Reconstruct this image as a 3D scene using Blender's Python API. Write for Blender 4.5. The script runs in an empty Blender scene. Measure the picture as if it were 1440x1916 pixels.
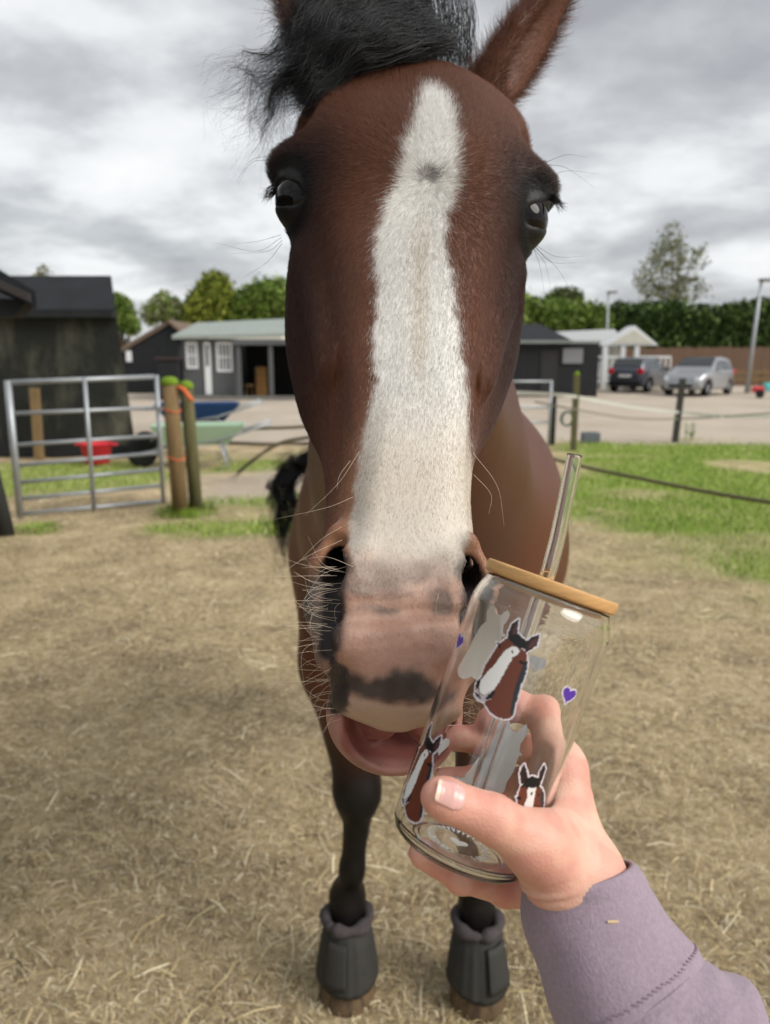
import bpy, bmesh, math, random
import numpy as np
from mathutils import Vector, Matrix
from mathutils.geometry import tessellate_polygon
rng = np.random.default_rng(7); random.seed(7)
sc = bpy.context.scene; COL = sc.collection
# ------------------------------------------------------------------ camera
PITCH = math.radians(11.3); CAMH = 1.45
cam_d = bpy.data.cameras.new('camera'); cam = bpy.data.objects.new('camera', cam_d); COL.objects.link(cam)
cam.location = (0, 0, CAMH); cam.rotation_euler = (math.radians(90) - PITCH, 0, 0)
cam_d.sensor_fit = 'HORIZONTAL'; cam_d.sensor_width = 36; cam_d.lens = 36
cam_d.clip_start = 0.02; cam_d.clip_end = 3000
cam_d.dof.use_dof = True; cam_d.dof.focus_distance = 0.50; cam_d.dof.aperture_fstop = 11.5
sc.camera = cam
# ------------------------------------------------------------------ world: overcast sky
w = bpy.data.worlds.new('World'); sc.world = w; w.use_nodes = True
nt = w.node_tree; nt.nodes.clear()
def N(t, **k):
    n = nt.nodes.new(t)
    for a, b in k.items(): setattr(n, a, b)
    return n
SUN_DIR = Vector((0.74, -0.33, 0.60)).normalized()
sky = N('ShaderNodeTexSky'); sky.sky_type = 'NISHITA'; sky.sun_disc = False
sky.sun_elevation = math.asin(SUN_DIR.z); sky.sun_rotation = math.atan2(SUN_DIR.x, SUN_DIR.y)
tc = N('ShaderNodeTexCoord'); sx = N('ShaderNodeSeparateXYZ'); nt.links.new(tc.outputs['Generated'], sx.inputs[0])
zz = N('ShaderNodeMath', operation='ADD'); nt.links.new(sx.outputs['Z'], zz.inputs[0]); zz.inputs[1].default_value = 0.21
zm = N('ShaderNodeMath', operation='MAXIMUM'); nt.links.new(zz.outputs[0], zm.inputs[0]); zm.inputs[1].default_value = 0.06
dx = N('ShaderNodeMath', operation='DIVIDE'); nt.links.new(sx.outputs['X'], dx.inputs[0]); nt.links.new(zm.outputs[0], dx.inputs[1])
dy = N('ShaderNodeMath', operation='DIVIDE'); nt.links.new(sx.outputs['Y'], dy.inputs[0]); nt.links.new(zm.outputs[0], dy.inputs[1])
cb = N('ShaderNodeCombineXYZ'); nt.links.new(dx.outputs[0], cb.inputs[0]); nt.links.new(dy.outputs[0], cb.inputs[1]); cb.inputs[2].default_value = 3.7
n1 = N('ShaderNodeTexNoise'); n1.inputs['Scale'].default_value = 1.45; n1.inputs['Detail'].default_value = 6; n1.inputs['Roughness'].default_value = 0.54; n1.inputs['Distortion'].default_value = 0.12
nt.links.new(cb.outputs[0], n1.inputs['Vector'])
cr = N('ShaderNodeValToRGB'); nt.links.new(n1.outputs['Fac'], cr.inputs['Fac'])
e = cr.color_ramp.elements
e[0].position = 0.34; e[0].color = (0.40, 0.41, 0.43, 1); e[1].position = 0.70; e[1].color = (1.0, 1.0, 0.98, 1)
q = e.new(0.46); q.color = (0.58, 0.595, 0.61, 1)
q = e.new(0.57); q.color = (0.86, 0.875, 0.885, 1)
sc10 = N('ShaderNodeVectorMath', operation='SCALE'); nt.links.new(cr.outputs[0], sc10.inputs[0]); sc10.inputs['Scale'].default_value = 5.5
mx = N('ShaderNodeMix', data_type='RGBA'); mx.inputs[0].default_value = 0.94
nt.links.new(sky.outputs[0], mx.inputs[6]); nt.links.new(sc10.outputs[0], mx.inputs[7])
bg = N('ShaderNodeBackground'); bg.inputs['Strength'].default_value = 0.1
nt.links.new(mx.outputs[2], bg.inputs['Color'])
wo = N('ShaderNodeOutputWorld'); nt.links.new(bg.outputs[0], wo.inputs['Surface'])
# ------------------------------------------------------------------ sun behind thin cloud
sl = bpy.data.lights.new('sun', 'SUN'); sun = bpy.data.objects.new('sun', sl); COL.objects.link(sun)
sl.energy = 1.5; sl.angle = math.radians(34); sl.color = (1.0, 0.96, 0.9)
sun.rotation_euler = SUN_DIR.to_track_quat('Z', 'Y').to_euler(); sun.location = (5, -3, 8)
# ------------------------------------------------------------------ exposure
sc.view_settings.view_transform = 'Standard'; sc.view_settings.look = 'None'
sc.view_settings.exposure = 0.92; sc.view_settings.gamma = 1.0; sc.view_settings.use_curve_mapping = False
sc.cycles.use_denoising = True; sc.cycles.max_bounces = 16; sc.cycles.transmission_bounces = 16; sc.cycles.transparent_max_bounces = 24
sc.cycles.glossy_bounces = 6; sc.cycles.diffuse_bounces = 4; sc.cycles.caustics_refractive = True; sc.cycles.caustics_reflective = False
sc.cycles.blur_glossy = 0.3
try: sc.cycles.denoising_input_passes = 'RGB_ALBEDO_NORMAL'; sc.cycles.denoising_prefilter = 'ACCURATE'
except Exception: pass

# ------------------------------------------------------------------ camera geometry helpers
CAM = np.array([0, 0, CAMH]); RT = np.array([1., 0, 0])
UP = np.array([0, math.sin(PITCH), math.cos(PITCH)]); FW = np.array([0, math.cos(PITCH), -math.sin(PITCH)])
def W(px, py, d):                      # point seen at a photo pixel at a depth from the camera
    return CAM + RT * ((px - 720) / 1440 * d) + UP * ((958 - py) / 1440 * d) + FW * d
def C2W(p):                            # (right, up, forward) -> world
    p = np.asarray(p, float); return CAM + p[..., 0:1] * RT + p[..., 1:2] * UP + p[..., 2:3] * FW
def pix(v):                            # world points -> photo pixels
    v = np.asarray(v, float) - CAM
    f = v @ FW
    return 720 + 1440 * (v @ RT) / f, 958 - 1440 * (v @ UP) / f, f
def G(px, py, z=0.0):                  # where the ray through a pixel meets the level z
    r = RT * ((px - 720) / 1440) + UP * ((958 - py) / 1440) + FW
    return CAM + r * ((z - CAMH) / r[2])
def Y(px, py, y):                      # where the ray through a pixel meets the upright plane at distance y
    r = RT * ((px - 720) / 1440) + UP * ((958 - py) / 1440) + FW
    return CAM + r * (y / r[1])

# ------------------------------------------------------------------ materials
def mat(name, col, rough=0.7, spec=0.3, metal=0.0, var=0.0, vscale=8.0, col2=None, bump=0.0, bscale=40.0, stretch=None, attr=None, sss=0.0, coat=0.0, detail=6, sheen=0.0, coords='Object', thr=None):
    m = bpy.data.materials.new(name); m.use_nodes = True; t = m.node_tree
    b = t.nodes['Principled BSDF']
    b.inputs['Roughness'].default_value = rough; b.inputs['Metallic'].default_value = metal
    b.inputs['Specular IOR Level'].default_value = spec
    if coat: b.inputs['Coat Weight'].default_value = coat; b.inputs['Coat Roughness'].default_value = 0.06
    if sheen: b.inputs['Sheen Weight'].default_value = sheen; b.inputs['Sheen Roughness'].default_value = 0.5
    if sss:
        b.inputs['Subsurface Weight'].default_value = sss; b.inputs['Subsurface Radius'].default_value = (1.0, 0.35, 0.2); b.inputs['Subsurface Scale'].default_value = 0.006
    L = t.links.new
    c = t.nodes.new('ShaderNodeTexCoord'); mp = t.nodes.new('ShaderNodeMapping'); L(c.outputs[coords], mp.inputs[0])
    if stretch: mp.inputs['Scale'].default_value = stretch
    src = None
    if attr:
        a = t.nodes.new('ShaderNodeAttribute'); a.attribute_name = attr; src = a.outputs['Color']
    if var > 0 or col2 is not None:
        n = t.nodes.new('ShaderNodeTexNoise'); n.inputs['Scale'].default_value = vscale; n.inputs['Detail'].default_value = detail; n.inputs['Roughness'].default_value = 0.65
        L(mp.outputs[0], n.inputs['Vector'])
        if col2 is not None:
            r = t.nodes.new('ShaderNodeValToRGB'); L(n.outputs['Fac'], r.inputs[0])
            lo, hi = thr or (0.38, 0.62)
            r.color_ramp.elements[0].position = lo; r.color_ramp.elements[1].position = hi
            r.color_ramp.elements[0].color = (*col, 1); r.color_ramp.elements[1].color = (*col2, 1); src = r.outputs[0]
        if var > 0:
            mr = t.nodes.new('ShaderNodeMapRange'); L(n.outputs['Fac'], mr.inputs[0])
            mr.inputs['From Min'].default_value = 0.25; mr.inputs['From Max'].default_value = 0.75
            mr.inputs['To Min'].default_value = 1 - var; mr.inputs['To Max'].default_value = 1 + var
            v = t.nodes.new('ShaderNodeVectorMath'); v.operation = 'SCALE'; L(mr.outputs[0], v.inputs['Scale'])
            if src is None: v.inputs[0].default_value = col
            else: L(src, v.inputs[0])
            src = v.outputs[0]
    if src is None: b.inputs['Base Color'].default_value = (*col, 1)
    else: L(src, b.inputs['Base Color'])
    if bump > 0:
        n2 = t.nodes.new('ShaderNodeTexNoise'); n2.inputs['Scale'].default_value = bscale; n2.inputs['Detail'].default_value = 5
        L(mp.outputs[0], n2.inputs['Vector'])
        bp = t.nodes.new('ShaderNodeBump'); bp.inputs['Strength'].default_value = bump; bp.inputs['Distance'].default_value = 0.5 / bscale
        L(n2.outputs['Fac'], bp.inputs['Height']); L(bp.outputs[0], b.inputs['Normal'])
    return m
def glass(name, tint=(1, 1, 1), ior=1.47, rough=0.0):
    m = bpy.data.materials.new(name); m.use_nodes = True; b = m.node_tree.nodes['Principled BSDF']
    b.inputs['Base Color'].default_value = (*tint, 1); b.inputs['Transmission Weight'].default_value = 1; b.inputs['Roughness'].default_value = rough; b.inputs['IOR'].default_value = ior
    return m

# ------------------------------------------------------------------ object helpers
class MB:
    """collects shapes; build() links them as one mesh object"""
    def __init__(s): s.v = []; s.f = []; s.n = 0
    def add(s, v, f):
        v = np.asarray(v, float).reshape(-1, 3); s.v.append(v); s.f.extend([[i + s.n for i in q] for q in f]); s.n += len(v); return s
    def box(s, lo, hi, R=None, o=(0, 0, 0)):
        x0, y0, z0 = lo; x1, y1, z1 = hi
        v = np.array([[x0,y0,z0],[x1,y0,z0],[x1,y1,z0],[x0,y1,z0],[x0,y0,z1],[x1,y0,z1],[x1,y1,z1],[x0,y1,z1]], float)
        if R is not None: v = v @ np.asarray(R).T
        return s.add(v + np.asarray(o), [[0,3,2,1],[4,5,6,7],[0,1,5,4],[1,2,6,5],[2,3,7,6],[3,0,4,7]])
    def prism(s, poly, a, b):          # poly: 3D points of one end, extruded from offset a to offset b
        p = np.asarray(poly, float); n = len(p)
        f = [list(range(n))[::-1], list(range(n, 2 * n))] + [[i, (i + 1) % n, n + (i + 1) % n, n + i] for i in range(n)]
        return s.add(np.vstack([p + np.asarray(a), p + np.asarray(b)]), f)
    def tube(s, pts, rad, seg=10, cap=True, squash=None):
        p = np.asarray(pts, float); n = len(p); r = np.broadcast_to(np.asarray(rad, float), (n,))
        tg = np.gradient(p, axis=0); tg /= np.linalg.norm(tg, axis=1)[:, None] + 1e-12
        ref = np.array([0, 0, 1.]) if abs(tg[0, 2]) < 0.9 else np.array([1., 0, 0])
        rings = []; a = np.cross(tg[0], ref); a /= np.linalg.norm(a)
        for i in range(n):
            a = a - tg[i] * (a @ tg[i]); a /= np.linalg.norm(a); b = np.cross(tg[i], a)
            th = np.linspace(0, 2 * np.pi, seg, endpoint=False)
            rings.append(p[i] + r[i] * (np.cos(th)[:, None] * a + np.sin(th)[:, None] * b))
        f = [[i*seg+j, i*seg+(j+1)%seg, (i+1)*seg+(j+1)%seg, (i+1)*seg+j] for i in range(n-1) for j in range(seg)]
        if cap: f += [list(range(seg))[::-1], [(n-1)*seg+j for j in range(seg)]]
        return s.add(np.vstack(rings), f)
    def lathe(s, prof, o=(0,0,0), seg=32, R=None, closed=False):
        pr = np.asarray(prof, float); n = len(pr); th = np.linspace(0, 2*np.pi, seg, endpoint=False)
        v = np.stack([pr[:,0:1]*np.cos(th), pr[:,0:1]*np.sin(th), np.repeat(pr[:,1:2], seg, 1)], -1).reshape(-1,3)
        if R is not None: v = v @ np.asarray(R).T
        f = [[i*seg+j, i*seg+(j+1)%seg, ((i+1)%n)*seg+(j+1)%seg, ((i+1)%n)*seg+j] for i in range(n if closed else n-1) for j in range(seg)]
        return s.add(v + np.asarray(o), f)
    def mesh(s, name, off=(0,0,0)):
        me = bpy.data.meshes.new(name); v = np.vstack(s.v) - np.asarray(off)
        me.from_pydata(v.tolist(), [], s.f); me.update(); return me
    def build(s, name, m, parent=None, smooth=False, off=None, bevel=0):
        if off is None: off = WL(parent)
        me = s.mesh(name, off)
        if bevel:
            bm = bmesh.new(); bm.from_mesh(me); bmesh.ops.bevel(bm, geom=bm.edges[:], offset=bevel, segments=2, profile=0.5, affect='EDGES'); bm.to_mesh(me); bm.free()
        return link(name, me, m, parent, smooth)
LOC = {}
def WL(o): return np.array(LOC.get(o.name, (0, 0, 0))) if o is not None else np.zeros(3)
def link(name, me, m, parent=None, smooth=False):
    o = bpy.data.objects.new(name, me); COL.objects.link(o)
    for mm in (m if isinstance(m, (list, tuple)) else [m]): me.materials.append(mm)
    if parent is not None: o.parent = parent; LOC[o.name] = LOC.get(parent.name, (0, 0, 0))
    if smooth and hasattr(me, 'polygons'): me.polygons.foreach_set('use_smooth', [True] * len(me.polygons))
    return o
def tag(o, label, cat, group=None, kind=None):
    if label: o['label'] = label
    if cat: o['category'] = cat
    if group: o['group'] = group
    if kind: o['kind'] = kind
    return o
def thing(name, label, cat, loc=(0, 0, 0), rz=0.0, group=None):
    o = bpy.data.objects.new(name, None); COL.objects.link(o); o.empty_display_size = 0.1
    o.location = loc; o.rotation_euler.z = rz
    LOC[o.name] = tuple(loc) if rz == 0 else (0, 0, 0)
    return tag(o, label, cat, group)
def npmesh(name, v, f, m, parent=None, smooth=True, col=None, off=None):
    """fast mesh from numpy arrays, f is (k,3) or (k,4)"""
    v = np.asarray(v, np.float32) - (WL(parent) if off is None else np.asarray(off)).astype(np.float32)
    f = np.asarray(f, np.int32); k, c = f.shape
    me = bpy.data.meshes.new(name); me.vertices.add(len(v)); me.vertices.foreach_set('co', v.ravel())
    me.loops.add(k * c); me.loops.foreach_set('vertex_index', f.ravel())
    me.polygons.add(k); me.polygons.foreach_set('loop_start', np.arange(k, dtype=np.int32) * c)
    if smooth: me.polygons.foreach_set('use_smooth', np.ones(k, bool))
    me.update(calc_edges=True)
    if col is not None:
        a = me.color_attributes.new('col', 'FLOAT_COLOR', 'POINT')
        a.data.foreach_set('color', np.hstack([col, np.ones((len(v), 1))]).astype(np.float32).ravel())
    me.validate()
    return link(name, me, m, parent, False)
def hair(name, pts, rad, m, parent=None, col=None):
    """pts (n,k,3) strand points; rad (n,) root radius or (n,k)"""
    n, k, _ = pts.shape
    c = bpy.data.hair_curves.new(name); c.add_curves([k] * n)
    p = (pts - WL(parent)).astype(np.float32)
    c.attributes['position'].data.foreach_set('vector', p.ravel()) if 'position' in c.attributes else c.points.foreach_set('position', p.ravel())
    r = np.asarray(rad, np.float32)
    if r.ndim == 1: r = r[:, None] * np.linspace(1, 0.25, k)[None, :]
    a = c.attributes.get('radius') or c.attributes.new('radius', 'FLOAT', 'POINT')
    a.data.foreach_set('value', np.broadcast_to(r, (n, k)).astype(np.float32).ravel())
    if col is not None:
        a = c.attributes.new('col', 'FLOAT_COLOR', 'POINT')
        cc = np.repeat(np.hstack([col, np.ones((n, 1))])[:, None, :], k, 1)
        a.data.foreach_set('color', cc.astype(np.float32).ravel())
    o = bpy.data.objects.new(name, c); COL.objects.link(o); c.materials.append(m)
    if parent is not None: o.parent = parent; LOC[o.name] = LOC.get(parent.name, (0, 0, 0))
    return o
def bez(P, k):                          # P (n,m,3) control points -> (n,k,3) Bezier points
    P = np.asarray(P, float); m = P.shape[1] - 1; t = np.linspace(0, 1, k)
    B = np.stack([math.comb(m, i) * t**i * (1 - t)**(m - i) for i in range(m + 1)], 0)
    return np.einsum('nmd,mk->nkd', P, B)
def spline(pts, k):                     # Catmull-Rom through points
    p = np.asarray(pts, float); n = len(p); q = np.vstack([2*p[0]-p[1], p, 2*p[-1]-p[-2]])
    out = []
    for u in np.linspace(0, n - 1, k):
        i = min(int(u), n - 2); t = u - i; a, b, c, d = q[i], q[i+1], q[i+2], q[i+3]
        out.append(0.5*((2*b)+(-a+c)*t+(2*a-5*b+4*c-d)*t*t+(-a+3*b-3*c+d)*t**3))
    return np.array(out)
def inpoly(x, y, poly):
    x = np.asarray(x); y = np.asarray(y); r = np.zeros(x.shape, bool); n = len(poly)
    for i in range(n):
        x1, y1 = poly[i]; x2, y2 = poly[(i + 1) % n]
        if y1 == y2: continue
        c = ((y1 > y) != (y2 > y)) & (x < (x2 - x1) * (y - y1) / (y2 - y1) + x1); r ^= c
    return r
def pdist(x, y, poly):                  # signed distance to a polygon, negative inside
    d = np.full(np.shape(x), 1e9); n = len(poly)
    for i in range(n):
        a = np.array(poly[i], float); b = np.array(poly[(i + 1) % n], float); e = b - a
        t = np.clip(((x - a[0]) * e[0] + (y - a[1]) * e[1]) / (e @ e + 1e-9), 0, 1)
        d = np.minimum(d, np.hypot(x - a[0] - t * e[0], y - a[1] - t * e[1]))
    return np.where(inpoly(x, y, poly), -d, d)
def sst(a, b, x): t = np.clip((x - a) / (b - a), 0, 1); return t * t * (3 - 2 * t)
def vnoise(p, s, seed=0):               # cheap smooth value noise on points (n,3)
    p = np.asarray(p) * s + seed * 17.3; i = np.floor(p).astype(np.int64); f = p - i; f = f * f * (3 - 2 * f); r = 0
    for dx in (0, 1):
        for dy in (0, 1):
            for dz in (0, 1):
                h = (i[..., 0] + dx) * 374761393 + (i[..., 1] + dy) * 668265263 + (i[..., 2] + dz) * 2147483647
                h = (h ^ (h >> 13)) * 1274126177; h = ((h ^ (h >> 16)) & 0xFFFF) / 65535.0
                r = r + h * (f[..., 0] if dx else 1 - f[..., 0]) * (f[..., 1] if dy else 1 - f[..., 1]) * (f[..., 2] if dz else 1 - f[..., 2])
    return r
# ------------------------------------------------------------------ implicit surfaces
def smin(a, b, k): h = np.maximum(k - np.abs(a - b), 0) / k; return np.minimum(a, b) - h * h * k * 0.25
def smax(a, b, k): return -smin(-a, -b, k)
def sd_sph(P, c, r): return np.sqrt((P[0]-c[0])**2 + (P[1]-c[1])**2 + (P[2]-c[2])**2) - r
def sd_ell(P, c, r):
    x, y, z = (P[0]-c[0])/r[0], (P[1]-c[1])/r[1], (P[2]-c[2])/r[2]
    k0 = np.sqrt(x*x+y*y+z*z); k1 = np.sqrt((x/r[0])**2+(y/r[1])**2+(z/r[2])**2) + 1e-9
    return k0 * (k0 - 1) / k1
def sd_ellR(P, c, r, R):                # ellipsoid with axes = rows of R
    d = [P[i] - c[i] for i in range(3)]
    return sd_ell([R[i][0]*d[0] + R[i][1]*d[1] + R[i][2]*d[2] for i in range(3)], (0, 0, 0), r)
def sd_cone(P, a, b, ra, rb):           # capsule with a radius that changes along it
    a = np.asarray(a, float); b = np.asarray(b, float); e = b - a
    d = [P[i] - np.float32(a[i]) for i in range(3)]
    t = np.clip((d[0]*np.float32(e[0]) + d[1]*np.float32(e[1]) + d[2]*np.float32(e[2])) / np.float32(e @ e), 0, 1)
    return np.sqrt((d[0]-t*np.float32(e[0]))**2 + (d[1]-t*np.float32(e[1]))**2 + (d[2]-t*np.float32(e[2]))**2) - (np.float32(ra) + t * np.float32(rb - ra))
def surface_nets(f, lo, hi, h, relax=2):
    ax = [np.arange(lo[i], hi[i] + h, h, dtype=np.float32) for i in range(3)]
    V = f([ax[0][:, None, None], ax[1][None, :, None], ax[2][None, None, :]]).astype(np.float32)
    nx, ny, nz = V.shape; S = V < 0
    c = np.zeros((nx-1, ny-1, nz-1), np.uint8); c += S[:-1,:-1,:-1]; c += S[1:,:-1,:-1]; c += S[:-1,1:,:-1]; c += S[1:,1:,:-1]
    c += S[:-1,:-1,1:]; c += S[1:,:-1,1:]; c += S[:-1,1:,1:]; c += S[1:,1:,1:]
    act = (c > 0) & (c < 8); I, J, K = np.nonzero(act); n = len(I)
    idx = np.full(act.shape, -1, np.int32); idx[I, J, K] = np.arange(n)
    acc = np.zeros((n, 3)); cnt = np.zeros(n)
    cor = [(a, b, d) for a in (0, 1) for b in (0, 1) for d in (0, 1)]
    for a in cor:
        for k in range(3):
            if a[k]: continue
            b = list(a); b[k] = 1
            va = V[I+a[0], J+a[1], K+a[2]]; vb = V[I+b[0], J+b[1], K+b[2]]
            m = (va < 0) != (vb < 0); t = va / (va - vb + 1e-12)
            p = np.array(a, float)[None].repeat(n, 0); p[:, k] = t
            acc[m] += p[m]; cnt[m] += 1
    v = (np.stack([I, J, K], 1) + acc / cnt[:, None]) * h + np.array(lo)
    quads = []
    for k in range(3):
        A = [slice(None)] * 3; B = [slice(None)] * 3; A[k] = slice(0, -1); B[k] = slice(1, None)
        sa, sb = S[tuple(A)], S[tuple(B)]; E = np.argwhere(sa != sb); o1, o2 = [(1, 2), (2, 0), (0, 1)][k]
        E = E[(E[:, o1] > 0) & (E[:, o2] > 0) & (E[:, o1] < V.shape[o1]-1) & (E[:, o2] < V.shape[o2]-1)]
        fl = sa[E[:, 0], E[:, 1], E[:, 2]]
        q = []
        for da, db in ((1, 1), (0, 1), (0, 0), (1, 0)):
            g = E.copy(); g[:, o1] -= da; g[:, o2] -= db; q.append(idx[g[:, 0], g[:, 1], g[:, 2]])
        q = np.stack(q, 1); q[~fl] = q[~fl][:, ::-1]; quads.append(q)
    F = np.vstack(quads); F = F[(F >= 0).all(1)]
    for _ in range(relax):
        s = np.zeros_like(v); w_ = np.zeros(n)
        for a, b in ((0, 1), (1, 2), (2, 3), (3, 0)):
            np.add.at(s, F[:, a], v[F[:, b]]); np.add.at(w_, F[:, a], 1); np.add.at(s, F[:, b], v[F[:, a]]); np.add.at(w_, F[:, b], 1)
        v = v * 0.45 + 0.55 * s / np.maximum(w_, 1)[:, None]
    return v, F
def vnormals(v, F):
    fn = np.cross(v[F[:, 2]] - v[F[:, 0]], v[F[:, 3]] - v[F[:, 1]]); nn = np.zeros_like(v)
    for k in range(4): np.add.at(nn, F[:, k], fn)
    return nn / (np.linalg.norm(nn, axis=1)[:, None] + 1e-12)
def srgb(r, g, b):
    c = np.array([r, g, b]) / 255.0; return np.where(c <= 0.04045, c / 12.92, ((c + 0.055) / 1.055) ** 2.4)
def S(r, g, b, k=1.0): return tuple(float(x) * k for x in srgb(r, g, b))
# ================================================================== the setting
def gp(pts): return [tuple(G(x, y)[:2]) for x, y in pts]
GRASS = [gp([(1050,850),(1085,824),(1440,814),(1900,816),(2300,1150),(1440,1125),(1300,1085),(1190,1055),(1090,1005),(1040,940)]),
         gp([(-200,872),(250,862),(330,862),(330,885),(300,908),(160,922),(-200,930)]),
         gp([(280,965),(370,935),(470,930),(600,915),(640,985),(420,1002),(300,990)]),
         gp([(365,852),(450,846),(640,838),(640,872),(470,880),(370,886)]),
         gp([(-100,985),(100,978),(115,996),(-100,1012)])]
def zone(x, y):
    p = np.stack([x, y, np.zeros_like(x)], -1)
    wob = (vnoise(p, 1.6, 1) - 0.5) * 1.3 + (vnoise(p, 6, 2) - 0.5) * 0.5
    g = np.zeros_like(x)
    for i, poly in enumerate(GRASS):
        d = pdist(x, y, poly); s = 1.0 if i == 0 else 0.45
        g = np.maximum(g, sst(0.55 * s, -0.55 * s, d + wob * s) * (1.0 if i in (0, 2) else 0.75))
    bare = sst(0.56, 0.74, vnoise(p, 0.9, 5)); g = g * (1 - 0.75 * bare)
    gr = sst(-0.6, 0.6, y - 13.6 + wob + np.where(x < 0, 0.5, 0))
    path = sst(0.5, -0.3, pdist(x, y, gp([(365,888),(600,880),(620,925),(380,932)])) + wob * 0.5)
    far = sst(60, 90, y)
    return g * (1 - gr), np.maximum(gr * (1 - far), path * 0.8), far
def axis(a, b, fine0, fine1, h, gmul=1.09):
    p = list(np.arange(fine0, fine1, h)); s = h; x = p[-1]
    while x < b: s *= gmul; x += s; p.append(x)
    s = h; x = p[0]
    while x > a: s *= gmul; x -= s; p.insert(0, x)
    return np.array(p)
ax_ = axis(-700, 700, -5, 6.5, 0.07); ay_ = axis(-60, 1500, 0.2, 14.5, 0.07)
GX, GY = np.meshgrid(ax_, ay_, indexing='ij'); gx, gy = GX.ravel(), GY.ravel()
gw, gv, gf = zone(gx, gy)
P3 = np.stack([gx, gy, 0 * gx], -1)
gzz = (vnoise(P3, 2.2, 3) - 0.5) * 0.03 * sst(0.3, 1.0, np.hypot(gx, gy)) * (np.hypot(gx, gy) < 40) - 0.012
hoof_spots = [(-0.088, 1.59), (0.214, 1.575)]
for hx, hy in hoof_spots: gzz *= sst(0.05, 0.4, np.hypot(gx - hx, gy - hy))
ni, nj = len(ax_), len(ay_); ii, jj = np.meshgrid(np.arange(ni - 1), np.arange(nj - 1), indexing='ij'); a0 = (ii * nj + jj).ravel()
gm = bpy.data.materials.new('paddock_ground'); gm.use_nodes = True; t = gm.node_tree; L = t.links.new; b = t.nodes['Principled BSDF']; b.inputs['Roughness'].default_value = 0.95; b.inputs['Specular IOR Level'].default_value = 0.1
at = t.nodes.new('ShaderNodeAttribute'); at.attribute_name = 'col'; sp = t.nodes.new('ShaderNodeSeparateColor'); L(at.outputs['Color'], sp.inputs[0])
tcn = t.nodes.new('ShaderNodeTexCoord')
def gnoise(s, d=6, r=0.65, stretch=None, dist=0):
    n = t.nodes.new('ShaderNodeTexNoise'); n.inputs['Scale'].default_value = s; n.inputs['Detail'].default_value = d; n.inputs['Roughness'].default_value = r; n.inputs['Distortion'].default_value = dist
    L(tcn.outputs['Object'], n.inputs['Vector']); return n.outputs['Fac']
def ramp(f, *st):
    r = t.nodes.new('ShaderNodeValToRGB'); L(f, r.inputs[0]); e = r.color_ramp.elements
    e[0].position, e[0].color = st[0][0], (*st[0][1], 1); e[1].position, e[1].color = st[-1][0], (*st[-1][1], 1)
    for p, c in st[1:-1]: q = e.new(p); q.color = (*c, 1)
    return r.outputs[0]
def gmix(f, a, b_, typ='MIX'):
    m = t.nodes.new('ShaderNodeMix'); m.data_type = 'RGBA'; m.blend_type = typ
    if isinstance(f, float): m.inputs[0].default_value = f
    else: L(f, m.inputs[0])
    L(a, m.inputs[6]); L(b_, m.inputs[7]); return m.outputs[2]
dirt = gmix(0.6, ramp(gnoise(34, 8, 0.72), (0.34, S(92, 79, 60)), (0.5, S(184, 164, 130)), (0.64, S(240, 224, 190))), ramp(gnoise(2.3, 4), (0.35, S(138, 120, 96)), (0.5, S(188, 167, 131)), (0.66, S(220, 199, 160))))
grassc = gmix(0.5, ramp(gnoise(45, 6), (0.3, S(92, 108, 48)), (0.55, S(136, 156, 70)), (0.75, S(180, 184, 118))), ramp(gnoise(1.7, 5), (0.35, S(112, 140, 56)), (0.55, S(150, 168, 84)), (0.7, S(192, 182, 130))))
gravel = gmix(0.5, ramp(gnoise(60, 5), (0.3, S(138, 128, 116)), (0.7, S(220, 208, 192))), ramp(gnoise(0.35, 5, 0.6), (0.35, S(176, 160, 142)), (0.65, S(210, 196, 178))))
farc = ramp(gnoise(0.08, 4), (0.3, S(70, 92, 40)), (0.7, S(110, 124, 60)))
cc = gmix(sp.outputs[0], dirt, grassc); cc = gmix(sp.outputs[1], cc, gravel); cc = gmix(sp.outputs[2], cc, farc)
L(cc, b.inputs['Base Color'])
bp = t.nodes.new('ShaderNodeBump'); bp.inputs['Strength'].default_value = 0.9; bp.inputs['Distance'].default_value = 0.02
L(gnoise(38, 8, 0.75), bp.inputs['Height']); L(bp.outputs[0], b.inputs['Normal'])
ground = npmesh('ground', np.stack([gx, gy, gzz], -1), np.stack([a0, a0 + nj, a0 + nj + 1, a0 + 1], 1), gm, None, True, np.stack([gw, gv, gf], -1))
tag(ground, 'dry trampled paddock ground running out to the gravel yard', 'ground', kind='structure')

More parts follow.
